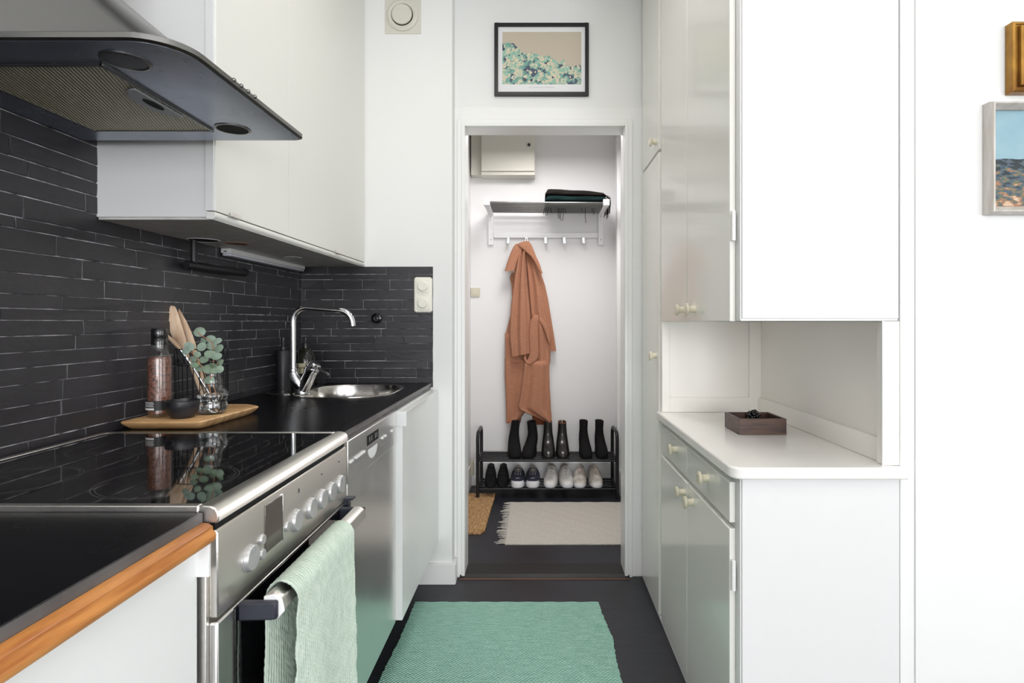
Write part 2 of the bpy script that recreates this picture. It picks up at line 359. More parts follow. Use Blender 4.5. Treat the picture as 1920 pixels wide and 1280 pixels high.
def thing(name, label, cat, loc, group=None):
    o = bpy.data.objects.new(name, None); COL.objects.link(o); o.location = loc; o.empty_display_size = .05
    return tag(o, label, cat, group)
def struct(o, label=None):
    o['kind'] = 'structure'
    if label: o['label'] = label; 
    return o
def rrect(x0, x1, y0, y1, r, n=6):
    pts = []
    rr = r if isinstance(r, (list, tuple)) else [r]*4     # corners: x1y1, x0y1, x0y0, x1y0
    for (cx, cy, a0, q) in ((x1, y1, 0, rr[0]), (x0, y1, 90, rr[1]), (x0, y0, 180, rr[2]), (x1, y0, 270, rr[3])):
        sx = -1 if cx == x1 else 1; sy = -1 if cy == y1 else 1
        for k in range(n+1):
            a = math.radians(a0+90*k/n); pts.append((cx+sx*q+q*math.cos(a), cy+sy*q+q*math.sin(a)))
    return pts
def arc(c, r, a0, a1, n, plane='xz', y=0):
    out = []
    for k in range(n+1):
        a = math.radians(a0+(a1-a0)*k/n); out.append((c[0]+r*math.cos(a), y, c[1]+r*math.sin(a)))
    return out

# ================================================================== THE SETTING
def sbox(name, m, *a, label=None, bevel=0):
    return struct(MB().box(*a).build(name, m, None, smooth=False, bevel=bevel), label)
sbox('floor', M['floor'], LW-.1, 3.1, -5.1, 4.3, -.1, 0, label='dark charcoal tiled floor running from kitchen into hall')
sbox('ceiling', M['ceil'], LW-.1, 3.1, -5.1, 4.3, CEIL, CEIL+.1)
sbox('wall_left', M['wall'], LW-.1, LW, -5.1, BW, 0, CEIL)
# end wall with the step at x=-.3825
sbox('wall_back_left', M['wall'], LW-.1, -.3825, BW, DW+.10, 0, CEIL)
m = MB(); m.box(-.3825, -.345, DW, DW+.10, 0, CEIL); m.box(.41, 1.0, DW, DW+.10, 0, CEIL); m.box(-.345, .41, DW, DW+.10, 2.078, CEIL)
struct(m.build('wall_back', M['wall'], None, smooth=False))
m = MB(); m.box(.917, 3.1, 1.39, 1.49, 0, CEIL)
struct(m.build('wall_right', M['wall'], None, smooth=False))
sbox('wall_cupboard_back', M['wall'], .935, 1.0, 1.49, DW, 0, CEIL)
sbox('wall_side', M['wall'], 3.0, 3.1, -5.1, 1.39, 0, CEIL)
# rear kitchen wall: daylight window, plus door-high opening added for low fill light
m = MB(); m.box(LW, -.7, -5.1, -5.0, 0, CEIL); m.box(2.4, 3.0, -5.1, -5.0, 0, CEIL); m.box(-.7, 1.33, -5.1, -5.0, 0, .8); m.box(-.7, 2.4, -5.1, -5.0, 2.5, CEIL)
struct(m.build('wall_front', M['wall'], None, smooth=False))
m = MB()
for x in (-.7, .30, 1.33, 2.34): m.box(x, x+.06, -5.08, -5.02, .8 if x < 1 else .02, 2.5)
for z in (.8, 2.44): m.box(-.7, 2.4, -5.08, -5.02, z, z+.06)
struct(m.build('window_1', M['windowframe'], None, smooth=False))
# hall
sbox('wall_hall_rear', M['hallwall'], -1.9, .67, HR, HR+.1, 0, CEIL)
sbox('wall_hall_right', M['hallwall'], .57, .67, DW+.10, HR, 0, CEIL)
sbox('wall_hall_left', M['hallwall'], -.60, -.481, 3.9, HR, 0, CEIL)
sbox('wall_hall_end', M['hallwall'], -2.0, -1.9, DW+.1, HR+.1, 0, CEIL)
sbox('floor_hall_wing', M['floor'], -2.0, LW-.1, DW+.1, HR+.1, -.1, 0)
sbox('ceiling_hall_wing', M['ceil'], -2.0, LW-.1, DW+.1, HR+.1, CEIL, CEIL+.1)
sbox('wall_hall_front', M['hallwall'], -2.0, LW-.1, DW, DW+.10, 0, CEIL)
# baseboards
m = MB(); m.prism_y([(-.81, 0), (-.367, 0), (-.367, .085), (-.375, .092), (-.81, .092)], BW-.016, BW)
m.box(-.3825, -.367, BW, 2.62, 0, .092)
struct(m.build('baseboard_back', M['trim'], None, smooth=False, bevel=.002))
m = MB(); m.box(-.481, .57, HR-.012, HR, 0, .165); m.box(-.481, .57, HR-.018, HR-.012, 0, .06)
struct(m.build('baseboard_hall_rear', M['trim'], None, smooth=False, bevel=.003))
sbox('baseboard_hall_right', M['trim'], .556, .57, DW+.1, HR-.02, 0, .16, bevel=.002)
sbox('baseboard_hall_left', M['trim'], -.481, -.47, 3.9, HR-.02, 0, .16, bevel=.002)
# door surround: flat board around the casing, then stepped casing, then jamb lining
m = MB(); m.box(-.3825, -.355, DW-.012, DW, 0, 2.157); m.box(.432, .497, DW-.012, DW, 0, 2.157); m.box(-.355, .432, DW-.012, DW, 2.10, 2.157)
struct(m.build('trim_1', M['trim'], None, smooth=False, bevel=.0015), 'flat white board framing the doorway casing')
def casing(name, x0, x1, z1, w, y0, y1):
    m = MB(); m.box(x0-w, x0, y0, y1, 0, z1+w); m.box(x1, x1+w, y0, y1, 0, z1+w); m.box(x0, x1, y0, y1, z1, z1+w)
    return struct(m.build(name, M['trim'], None, smooth=False, bevel=.003, seg=3), 'stepped white casing around the hall doorway')
casing('trim_2', -.347, .413, 2.080, .022, DW-.024, DW-.012)
casing('trim_3', -.333, .399, 2.066, .016, DW-.03, DW-.005)
m = MB(); m.box(-.345, -.333, DW-.005, DW+.10, 0, 2.066); m.box(.399, .41, DW-.005, DW+.10, 0, 2.066); m.box(-.345, .41, DW-.005, DW+.10, 2.066, 2.078)
struct(m.build('door_1', M['trim'], None, smooth=False), 'white lining of the hall doorway opening')
m = MB(); m.prism_x([(2.612, 0), (2.75, 0), (2.75, .014), (2.63, .016), (2.612, .006)], -.355, .42)
th = struct(m.build('trim_4', M['threshold'], None, smooth=False), 'dark wooden threshold in the hall doorway')
sbox('trim_5', M['thresholdedge'], -.355, .42, 2.606, 2.612, 0, .004)
# strip beside right unit, hall trim on right wall
sbox('trim_6', M['trim'], .882, .917, 1.394, 1.45, 0, CEIL, bevel=.002)
m = MB(); m.box(.545, .57, 3.93, 4.0, 0, 2.45)
struct(m.build('trim_7', M['trim'], None, smooth=False, bevel=.003))

# ---- tiles
def tiles(name, to3d, u0, u1, v0, v1, seed, umin=.07, umax=.42):
    R = random.Random(seed); m = MB(); g = .0011
    rows = []; v = v0
    rr = random.Random(99)
    while v < v1-.002:
        h = rr.choice([.024, .033, .030, .042, .045]); h = min(h, v1-v)
        if v1-(v+h) < .012: h = v1-v
        rows.append((v, v+h)); v += h
    for a, b in rows:
        u = u0-R.random()*.2
        while u < u1:
            L_ = R.choice([R.uniform(umin, .16), R.uniform(.15, .3), R.uniform(.25, umax)])
            p, q = max(u, u0), min(u+L_, u1); u += L_
            if q-p < .006: continue
            d = [.0075+R.uniform(-.0012, .0012) for _ in range(4)]; ga = g*R.choice([.2, .6, 1, 1.6]); gb = g*R.choice([.3, .8, 1.3])
            A = [(p+gb*.6, a+ga), (q-gb*.6, a+ga), (q-gb*.6, b-ga*.4), (p+gb*.6, b-ga*.4)]
            c = .0012
            B = [(A[0][0]+c, A[0][1]+c), (A[1][0]-c, A[1][1]+c), (A[2][0]-c, A[2][1]-c), (A[3][0]+c, A[3][1]-c)]
            m.loft([[to3d(x, y, .001) for x, y in A], [to3d(x, y, .0052) for x, y in A], [to3d(x, y, dd) for (x, y), dd in zip(B, d)]])
    gr = MB(); P4 = [to3d(u0, v0, .0005), to3d(u1, v0, .0005), to3d(u1, v1, .0005), to3d(u0, v1, .0005)]
    Q4 = [to3d(u0, v0, .0055), to3d(u1, v0, .0055), to3d(u1, v1, .0055), to3d(u0, v1, .0055)]
    gr.loft([P4, Q4]); return m, gr
m, gr = tiles('t', lambda u, v, d: (LW+d, u, v), -.4, BW-.001, WZ-.02, 1.75, 3)
t = struct(m.build('wall_left_tiles', M['tile'], None, smooth=False), 'black uneven brick tiles on the left wall')
struct(gr.build('wall_left_tile_grout', M['grout'], None, smooth=False))
m, gr = tiles('t', lambda u, v, d: (u, BW-d, v), LW+.008, -.4686, WZ-.02, 1.418, 11, .1, .45)
t = struct(m.build('wall_back_tiles', M['tile'], None, smooth=False), 'black brick tiles on the end wall behind the sink')
struct(gr.build('wall_back_tile_grout', M['grout'], None, smooth=False))

# ================================================================== LEFT RUN
# worktops
m = MB(); m.box(LW+.008, -.4775, -.6, .815, .872, WZ)
near = tag(m.build('worktop', M['worktop'], None, bevel=.0015), 'black worktop in front of the stove with orange wood edging', 'worktop')
MB().box(-.4775, -.476, -.6, .815, .883, WZ-.001).build('edge_band', M['edgegrey'], near)
MB().prism_y([(-.476, .858), (-.460, .858), (-.457, .862), (-.457, .870), (-.461, .875), (-.461, .880), (-.468, .884), (-.476, .885)], -.6, .815).build('wood_edge', M['oak'], near, bevel=.001)['label'] = 'orange varnished wood edge'
# sink worktop with the bowl cut out, made of a ring
bx0, bx1, by0, by1 = -.925, -.560, 2.05, 2.475
inner = rrect(bx0, bx1, by0, by1, .155, 12)
outer = []
ccx, ccy = (bx0+bx1)/2, (by0+by1)/2
X0, X1, Y0, Y1 = LW+.008, -.4775, 1.385, BW-.009
for (x, y) in inner:
    dx, dy = x-ccx, y-ccy; k = []
    if dx > 0: k.append((X1-ccx)/dx)
    if dx < 0: k.append((X0-ccx)/dx)
    if dy > 0: k.append((Y1-ccy)/dy)
    if dy < 0: k.append((Y0-ccy)/dy)
    k = min(k); outer.append((ccx+dx*k, ccy+dy*k))
for cx_, cy_ in ((X0, Y0), (X1, Y0), (X0, Y1), (X1, Y1)):     # snap the nearest to corners
    i = min(range(len(outer)), key=lambda i: (outer[i][0]-cx_)**2+(outer[i][1]-cy_)**2); outer[i] = (cx_, cy_)
m = MB(); zs = (.872, WZ)
rings = [[(x, y, .872) for x, y in inner], [(x, y, .872) for x, y in outer], [(x, y, WZ) for x, y in outer], [(x, y, WZ) for x, y in inner], [(x, y, .872) for x, y in inner]]
m.loft(rings, cap=False)
wt = tag(m.build('worktop', M['worktop'], None, smooth=False), 'black worktop around the sink with a metal grey front edge', 'worktop')
MB().box(-.4775, -.474, 1.385, BW-.001, .887, WZ-.001).build('edge_band', M['edgegrey'], wt)
# sink
sk = thing('sink', 'round cornered stainless steel sink bowl set into black worktop', 'sink', (ccx, ccy, WZ))
def sc(poly, k, dx=0, dy=0): return [(ccx+(x-ccx)*k+dx, ccy+(y-ccy)*k+dy) for x, y in poly]
m = MB()
prof = [(1.075, .0005), (1.07, .003), (1.035, .0035), (1.0, .001), (.985, -.01), (.97, -.05), (.95, -.12), (.90, -.142), (.75, -.15), (.3, -.152), (.05, -.153)]
m.loft([[(x, y, WZ+h) for x, y in sc(inner, k)] for k, h in prof], cap=False)
m.bm.faces.new([v for v in list(m.bm.verts)[-len(inner):]])
m.build('bowl', M['sink'], sk)
m = MB(); m.prism(rrect(-1.035, -.90, 2.13, 2.45, .06, 6), WZ+.0005, WZ+.003); m.build('rim_flange', M['sink'], sk, bevel=.001)
MB().lathe([(.03, 0), (.03, .004), (.022, .005), (.01, .003)], (ccx, ccy, WZ-.153)).build('drain', M['chrome'], sk)
# faucet
fa = thing('kitchen_faucet', 'tall chrome mixer tap with squared spout beside the sink', 'faucet', (-.885, 2.13, WZ))
FY = 2.13
m = MB(); m.lathe([(.026, 0), (.026, .004), (.0225, .006), (.021, .02)], (-.875, FY, WZ+.0025)); m.build('base_ring', M['chrome'], fa)
a0, a1 = P(567, 742, FY), P(586, 690, FY)
a0.z = WZ+.014
m = MB(); m.tube([a0, a0+(a1-a0)*.1, a0+(a1-a0)*.82, a0+(a1-a0)*.84, a1], [.021, .022, .024, .0255, .0255], 28); m.build('body', M['chrome'], fa, bevel=.001)
b1 = P(592, 680, FY)
m = MB(); m.tube([a1+(b1-a1)*.02, a1+(b1-a1)*.3, b1], [.0225, .0235, .022], 28); m.build('cartridge_cap', M['chrome'], fa, bevel=.002)
m = MB(); m.tube([P(590, 687, FY-.005), P(600, 692, FY-.02), P(616, 702, FY-.03)], [.0055, .0045, .004], 12); m.build('lever', M['chrome'], fa)
# shoulder linking spout column with body
e0 = P(549, 700, FY)
m = MB(); m.tube([e0+Vector((0, 0, .004)), P(551, 706, FY), P(557, 716, FY), P(567, 728, FY)], [.0165, .019, .022, .019], 24); m.build('spout_socket', M['chrome'], fa)
tx = P(549.5, 600, FY).x; zt = P(600, 577, FY).z; zb = P(549, 700, FY).z; xt = P(662, 600, FY).x
pts = [(tx, FY, zb)]+[(tx, FY, zb+(zt-.05-zb)*k/6) for k in range(1, 7)]
pts += [(tx+.05-.05*math.cos(a), FY, zt-.05+.05*math.sin(a)) for a in [math.radians(90*k/10) for k in range(1, 11)]]
pts += [(tx+.05+(xt-.05-tx-.05)*k/5, FY-.0015*k, zt-.002*k) for k in range(1, 6)]
y2, z2 = pts[-1][1], pts[-1][2]
pts += [(xt-.05+.05*math.sin(a), y2, z2-.05+.05*math.cos(a)) for a in [math.radians(80*k/8) for k in range(1, 9)]]
pts += [(pts[-1][0]+.002, y2, pts[-1][2]-.016)]
MB().tube(pts, .0108, 20).build('spout', M['chrome'], fa)
MB().lathe([(.0125, 0), (.0135, .002), (.0135, .018), (.0125, .02)], (tx, FY, zb)).build('collar', M['chrome'], fa)

# stove -------------------------------------------------------------
SX = -.458; SY0, SY1 = .818, 1.38
st = thing('stove', 'freestanding stainless stove with black glass hob and oven', 'stove', (-.76, 1.1, 0))
box('cabinet_body', M['steel'], st, LW+.03, SX-.022, SY0+.004, SY1-.004, .06, .885, .002)
m = MB(); m.prism(rrect(LW+.045, -.4835, SY0+.012, SY1-.018, [.012, .03, .004, .004], 4), .9035, .9062)
hob = m.build('hob_glass', M['hob'], st, bevel=.0004); hob['label'] = 'black glass hob with thin ring markings'
m = MB()
prf = [(-.4845, .9068), (-.478, .9075), (-.468, .9065), (-.460, .903), (-.4565, .897), (-.4555, .889), (-.4575, .882), (-.49, .880)]
m.loft([[(x, y, z) for x, z in prf] for y in (SY0+.001, SY0+.003, SY1-.003, SY1-.001)])
m.box(LW+.032, -.484, SY0, SY0+.012, .886, .9075); m.box(LW+.032, -.484, SY1-.018, SY1-.006, .886, .9075); m.box(LW+.032, LW+.045, SY0, SY1-.006, .886, .9075)
m.build('hob_frame', M['steel'], st, bevel=.002, seg=3)
box('shadow_gap', M['void'], st, -.50, -.464, SY0+.006, SY1-.006, .872, .882, 0)
# control panel
cp = MB().prism_y([(-.49, .745), (SX, .745), (SX-.001, .866), (SX-.004, .871), (-.49, .871)], SY0+.004, SY1-.002).build('control_panel', M['steel'], st, bevel=.002)
def knob(y, z, r, d, name='knob'):
    k = MB().lathe([(r*1.05, 0), (r*1.05, .0015), (r, .002), (r*.97, d*.8), (r*.9, d), (0, d+.0005)], (SX-.0005, y, z), 32, 'x').build(name, M['knobmetal'], cp)
    if r > .015:
        MB().box(SX+d-.001, SX+d+.001, y-.0009, y+.0009, z+r*.4, z+r*.82).build('pointer_mark', M['grey'], k, smooth=False)
for y in (.911, 1.084, 1.155, 1.215, 1.268, 1.326): knob(y, .795, .0205, .0085)
for y, z in ((.951, .809), (.951, .785), (1.046, .797)): knob(y, z, .0085, .005, 'button')
box('display', M['void2'], cp, SX-.003, SX+.0012, .963, 1.027, .780, .860, .0006)
box('display_edge', M['chrome'], cp, SX-.003, SX+.002, 1.027, 1.030, .778, .862, .0004)
m = MB(); m.box(SX-.002, SX+.0006, 1.1, 1.102, .842, .85); m.box(SX-.002, SX+.0006, 1.215, 1.219, .846, .848); m.box(SX-.002, SX+.0006, 1.32, 1.324, .846, .849)
m.build('panel_print', M['dark'], cp, smooth=False)
box('side_trim', M['steel'], st, -.4945, -.470, .8125, .8205, .06, .872, .001)
# oven door
dr = MB().box(-.49, SX-.001, SY0+.004, SY1-.004, .14, .738).build('oven_door', M['steelv'], st, bevel=.003)
box('door_glass', M['glassblack'], dr, SX-.003, SX+.0015, SY0+.048, SY1-.045, .19, .7365, .0006)
box('storage_drawer', M['steel'], st, -.49, SX-.001, SY0+.004, SY1-.004, .06, .132, .003)
hz = .727
hd = MB()
hp = [(-.423, hz-.014), (-.402, hz-.013), (-.393, hz-.004), (-.397, hz+.013), (-.409, hz+.020), (-.423, hz+.018)]
hd = hd.prism_y(hp, .888, 1.318).build('handle', M['steel'], dr, bevel=.002, seg=3)
for y in (.873, 1.318):
    m = MB(); m.prism([(SX+.001, y), (-.408, y+.003), (-.400, y+.006), (-.400, y+.015), (SX+.001, y+.015)], hz-.014, hz+.014); m.build('handle_bracket', M['dark'], dr, bevel=.003)['label'] = 'dark plastic bracket'
MB().prism_y([(-.423, hz-.016), (-.401, hz-.015), (-.391, hz-.004), (-.395, hz+.014), (-.408, hz+.022), (-.423, hz+.019)], .885, .889).build('handle_end_cap', M['whiteplastic'], dr, bevel=.001)
m = MB(); m.box(SX-.01, SX+.022, 1.352, 1.374, .749, .754); m.box(SX-.004, SX+.012, 1.356, 1.370, .728, .750); m.box(SX-.002, SX+.004, 1.360, 1.364, .716, .728)
m.build('door_latch', M['dark'], st, bevel=.001)

# towel
def towel():
    segs = []   # profile (x,z) with arc length
    x_b, x_f = -.4335, -.3845; zt_ = hz+.0235
    pts = [(x_b, .33+(zt_-.022-.33)*k/60) for k in range(61)]
    for k in range(1, 20):
        a = math.radians(180-180*k/20); rx = (x_f-x_b)/2; pts.append(((x_b+x_f)/2+rx*math.cos(a), zt_-.022+.026*math.sin(a)))
    pts += [(x_f, zt_-.022-(zt_-.022-.30)*k/120) for k in range(121)]
    y0, y1 = .918, 1.196; ny = 200
    bm = bmesh.new(); G = []
    for i, (x, z) in enumerate(pts):
        p = pts[max(i-1, 0)]; q = pts[min(i+1, len(pts)-1)]
        t = Vector((q[0]-p[0], q[1]-p[1])); t.normalize(); nx, nz = t.y*-1, t.x
        s = i*.0045; row = []
        for j in range(ny+1):
            v = j/ny; flare = 1+.04*max(0, (zt_-z))/.4
            y = (y0+y1)/2+(v-.5)*(y1-y0)*flare
            y += .0012*math.sin(s*90+j*.3)*(1 if j in (0, ny) else .3)
            rib = .0011*math.sin(2*math.pi*y/.0072+.9*math.sin(s*55+y*40))+.0005*math.sin(s*620+y*300)
            wave = .007*math.sin(y*26+1)*min(1, max(0, zt_-.03-z)/.2)
            if i < 61: wave = .004*math.sin(y*40)*min(1, max(0, zt_-z)/.2)
            row.append(bm.verts.new((x+nx*(-rib)+wave, y, z-nz*rib)))
        G.append(row)
    for a, b in zip(G, G[1:]):
        for j in range(ny): bm.faces.new((a[j], a[j+1], b[j+1], b[j]))
    mb = MB(); mb.bm.free(); mb.bm = bm
    o = mb.build('dish_towel', M['towel'], None)
    so = o.modifiers.new('thick', 'SOLIDIFY'); so.thickness = .003; so.offset = 0
    return tag(o, 'ribbed sage green towel hanging over the oven handle', 'towel')
towel()

# near base cabinet
nc = thing('base_cabinet', 'white cabinet front under the near black worktop', 'cabinet', (-.77, .1, 0))
box('carcass', M['base'], nc, LW+.01, -.496, -.6, .812, .10, .868, .001)
box('cabinet_door', M['base'], nc, -.495, -.4785, -.2, .806, .11, .853, .001)
box('grip_plate', M['whiteplastic'], nc, -.479, -.4605, .803, .8075, .812, .866, .0005)
box('plinth', M['void'], nc, -.60, -.56, -.6, .812, 0, .10, 0)
# dishwasher
dx = -.462
dw = thing('dishwasher', 'narrow stainless dishwasher between stove and white cabinet', 'dishwasher', (-.75, 1.63, 0))
box('body', M['steel'], dw, LW+.02, dx-.0205, 1.392, 1.866, .192, .868, .001)
box('door_panel', M['steelv'], dw, dx-.02, dx, 1.392, 1.866, .192, .795, .004, seg=3)
pn = MB().box(dx-.02, dx+.002, 1.392, 1.866, .775, .880).build('control_fascia', M['steelv'], dw, bevel=.002)
box('display', M['void'], pn, dx, dx+.003, 1.545, 1.655, .835, .862, .0004)
m = MB()
for y in (1.565, 1.585, 1.62, 1.635): m.box(dx+.001, dx+.0035, y, y+.004, .842, .856)
m.build('display_digits', M['grey'], pn, smooth=False)
m = MB(); m.prism_x([(1.585-.03, .822)]+[(1.60+.045*math.cos(a), .822-.03*math.sin(a)) for a in [math.radians(180-180*k/10) for k in range(11)]], dx-.01, dx+.0028)
m.build('handle_recess', M['whiteplastic'], pn, bevel=.0005)
for i, y in enumerate((1.40, 1.445, 1.465, 1.485, 1.505, 1.69, 1.72, 1.80)):
    box('button', M['whiteplastic'], pn, dx, dx+.0065, y, y+(.014 if i else .022), .8245, .8305, .0006)
m = MB()
for k in range(12): m.box(dx+.001, dx+.0024, 1.45+.0125*k, 1.454+.0125*k, .806, .8085) if k < 5 else m.box(dx+.001, dx+.0024, 1.62+.0125*k, 1.624+.0125*k, .806, .8085)
m.build('panel_print', M['grey'], pn, smooth=False)
box('plinth', M['black'], dw, -.60, -.555, 1.385, 1.87, 0, .10, 0)
m = MB(); m.box(-.555, -.535, 1.52, 1.72, .01, .085); m.build('plinth_bracket', M['dark'], dw, bevel=.002)
# sink cabinet
scb = thing('base_cabinet', 'white sink cabinet at the end of the left run', 'cabinet', (-.75, 2.22, 0))
box('carcass', M['base'], scb, LW+.01, -.4675, 1.876, BW-.02, .192, .74, .001)
box('front_rail', M['base'], scb, -.50, -.4675, 1.876, BW-.02, .74, .871, .001)
box('cabinet_door', M['base'], scb, -.4665, -.4436, 1.880, BW-.006, .192, .868, .001)
m = MB(); m.box(-.4665, -.429, 1.8745, 1.8795, .829, .878); m.box(-.4436, -.436, 1.8795, 2.30, .868, .872); m.build('grip_plate', M['whiteplastic'], scb, bevel=.0006)
box('plinth', M['black'], scb, -.60, -.555, 1.876, BW-.02, 0, .10, 0)

# ================================================================== WALL CABINET + HOOD
uc = thing('wall_cabinet', 'long cream wall cabinet above the sink with grey underside', 'cabinet', (-.92, 1.97, 1.418))
UX = -.774
m = MB(); m.box(LW+.001, UX-.022, 1.378, BW-.002, 1.422, CEIL-.01); m.build('carcass', M['cabflat'], uc, bevel=.001)
# underside board with three round holes (cutout via rim rings and recesses)
box('bottom_board', M['lightgrey'], uc, LW+.009, UX-.006, 1.380, BW-.010, 1.416, 1.4215, .0005)
m = MB(); m.prism_y([(UX-.022, 1.418), (UX-.008, 1.416), (UX-.001, 1.421), (UX+.001, 1.428), (UX-.001, 1.434), (UX-.022, 1.435)], 1.376, BW-.002)
m.build('bottom_rail', M['upper'], uc, bevel=.001)
for y0, y1, hy in ((1.379, 1.7805, 1.458), (1.7835, BW-.003, 2.21)):
    d = MB().box(UX-.021, UX, y0, y1, 1.437, CEIL-.02).build('cabinet_door', M['upper'], uc, bevel=.001)
    m = MB(); m.box(UX-.012, UX+.009, hy-.024, hy+.024, 1.4345, 1.4365); m.box(UX+.0075, UX+.009, hy-.024, hy+.024, 1.436, 1.444)
    m.build('handle', M['steel'], d, bevel=.0003)
box('edge_strip', M['cabflat'], uc, UX-.023, UX-.003, 1.374, 1.3785, 1.437, CEIL-.02, .0005)
def hole(x, y, r, inner_m, rim_m):
    m = MB(); m.lathe([(r, -.0012), (r, .0005), (r*.86, .0005), (r*.86, -.0012), (r, -.0012)], (x, y, 1.416), 28, cap=False); m.build('spotlight_ring', rim_m, uc)
    m = MB(); m.lathe([(r*.87, 0), (r*.87, .0006)], (x, y, 1.4153), 28); m.build('spotlight_opening', inner_m, uc)
hole(-1.005, 1.725, .046, M['void'], M['whiteplastic']); hole(-.945, 1.80, .034, M['black'], M['stem']); hole(-.935, 2.19, .032, M['grey'], M['whiteplastic'])
# light strip
ls = thing('light_strip', 'white strip light fixed under the wall cabinet', 'lamp', (-1.045, 2.21, 1.391))
box('housing', M['whiteplastic'], ls, -1.056, -1.022, 1.91, 2.52, 1.400, 1.4155, .0015)
box('diffuser', M['lampwhite'], ls, -1.053, -1.024, 1.914, 2.516, 1.391, 1.400, .003)
m = MB(); m.box(-1.045, -1.035, 1.9085, 1.9105, 1.404, 1.407); m.build('switch', M['dark'], ls, smooth=False)
# paper towel holder
ph = thing('paper_towel_holder', 'black empty paper towel holder hanging below the wall cabinet', 'holder', (-1.03, 1.74, 1.416))
MB().tube([(-1.028, 1.715, 1.4155), (-1.028, 1.715, 1.342)], .0095, 18).build('post', M['blackmetal'], ph, bevel=.001)
MB().tube([(-1.032, 1.685, 1.339), (-1.030, 1.70, 1.339), (-1.022, 1.995, 1.341), (-1.022, 2.0, 1.341)], [.0125, .013, .013, .011], 18).build('bar', M['blackmetal'], ph, bevel=.001)
MB().lathe([(.016, 0), (.016, .004)], (-1.022, 1.996, 1.344), 18, 'y').build('end_stop', M['blackmetal'], ph)

# hood
HZ = 1.5906
ho = thing('range_hood', 'stainless range hood with wide flat tray above the stove', 'hood', (-.8, 1.09, HZ))
hood_poly = rrect(LW+.0095, -.540, .852, 1.334, [.022, .002, .002, .075], 10)
hp2 = [(x, y) for x, y in hood_poly]
def inset(poly, k, c=(-.8, 1.09)): 
    return [(c[0]+(x-c[0])*(1-k/.26), c[1]+(y-c[1])*(1-k/.24)) for x, y in poly]
m = MB(); m.loft([[(x, y, HZ) for x, y in inset(hp2, .004)], [(x, y, HZ+.002) for x, y in hp2], [(x, y, HZ+.010) for x, y in hp2], [(x, y, HZ+.013) for x, y in inset(hp2, .004)]])
m.build('tray_rim', M['hoodsteel'], ho)
m = MB(); m.prism(inset(hp2, .007), HZ-.0006, HZ+.001); un = m.build('underside', M['hoodunder'], ho, smooth=False)
# canopy
m = MB(); base = rrect(LW+.0095, -.562, .872, 1.318, [.02, .001, .001, .05], 6)
def canopy(t):
    x1 = -.562+(-.90+.562)*t; y0 = .872+(.98-.872)*t; y1 = 1.318-(1.318-1.2)*t; r = .05-.02*t
    z = HZ+.012+(1.87-HZ-.012)*(t**1.10)
    return [(x, y, z) for x, y in rrect(LW+.0095, x1, y0, y1, [.02, .001, .001, r], 6)]
m.loft([canopy(k/8) for k in range(9)]); m.build('canopy', M['hoodsteel'], ho)
box('chimney', M['hoodsteel'], ho, LW+.0095, -.902, .985, 1.195, 1.862, CEIL-.005, .004)
fl = MB().box(-.963, -.713, .937, 1.250, HZ-.0035, HZ-.001).build('grease_filter', M['filter'], ho, smooth=False)
m = MB(); m.box(-.968, -.963, .932, 1.255, HZ-.005, HZ-.0005); m.box(-.713, -.708, .932, 1.255, HZ-.005, HZ-.0005); m.box(-.968, -.708, .932, .937, HZ-.005, HZ-.0005); m.box(-.968, -.708, 1.250, 1.255, HZ-.005, HZ-.0005)
m.build('filter_frame', M['hoodsteel'], ho, bevel=.0008)
m = MB(); m.prism([(-.716, 1.02), (-.716, 1.16)]+[(-.716-.042*math.sin(a), 1.09+.07*math.cos(a)) for a in [math.radians(180*k/10) for k in range(1, 10)]], HZ-.008, HZ-.004)
lt = m.build('filter_latch', M['grey'], ho, bevel=.0015)
m = MB(); m.lathe([(1, 0), (1, .001)], (0, 0, 0), 24)
for v in m.bm.verts: v.co = Vector((-.730+v.co.x*.009, 1.09+v.co.y*.028, HZ-.0088+v.co.z*.8))
m.build('finger_slot', M['void'], lt)
for y, mm in ((.925, M['dark']), (1.2486, M['void'])):
    MB().lathe([(.036, 0), (.036, -.0015), (.0315, -.002), (.0315, .0)], (-.664, y, HZ-.0006), 32, cap=False).build('lamp_ring', M['hoodsteel'], ho)
    MB().lathe([(.0318, 0), (.0318, -.0007)], (-.664, y, HZ-.0007), 32).build('lamp_lens', mm, ho)
m = MB()
for k in range(4): m.lathe([(.004, 0), (.004, .002), (.0025, .004)], (-.541, 1.02+.025*k, HZ+.009), 10, 'x')
m.build('button', M['hoodsteel'], ho)

# ================================================================== ITEMS ON THE TRAY
TZ = WZ+.0225
board = [(-1.045, 1.4275), (-.842, 1.4275), (-.824, 1.702), (-.88, 1.742), (-1.04, 1.742)]
def shrink(poly, d):
    cx = sum(p[0] for p in poly)/len(poly); cy = sum(p[1] for p in poly)/len(poly)
    return [(x+(cx-x)/math.hypot(cx-x, cy-y)*d, y+(cy-y)/math.hypot(cx-x, cy-y)*d) for x, y in poly]
def roundpoly(poly, r=.014, n=4):
    out = []; m_ = len(poly)
    for i, p in enumerate(poly):
        a = Vector(poly[i-1])-Vector(p); b = Vector(poly[(i+1) % m_])-Vector(p); a.normalize(); b.normalize(); p = Vector(p)
        A, B = p+a*r, p+b*r
        for k in range(n+1):
            t = k/n; q = A*(1-t)**2+p*2*t*(1-t)+B*t*t; out.append((q.x, q.y))
    return out
b1 = roundpoly(board); b0 = roundpoly(shrink(board, .026))
m = MB(); m.loft([[(x, y, WZ+.0002) for x, y in b0], [(x, y, WZ+.004) for x, y in roundpoly(shrink(board, .018))], [(x, y, WZ+.015) for x, y in roundpoly(shrink(board, .003))], [(x, y, WZ+.0195) for x, y in b1], [(x, y, TZ) for x, y in roundpoly(shrink(board, .004))]])
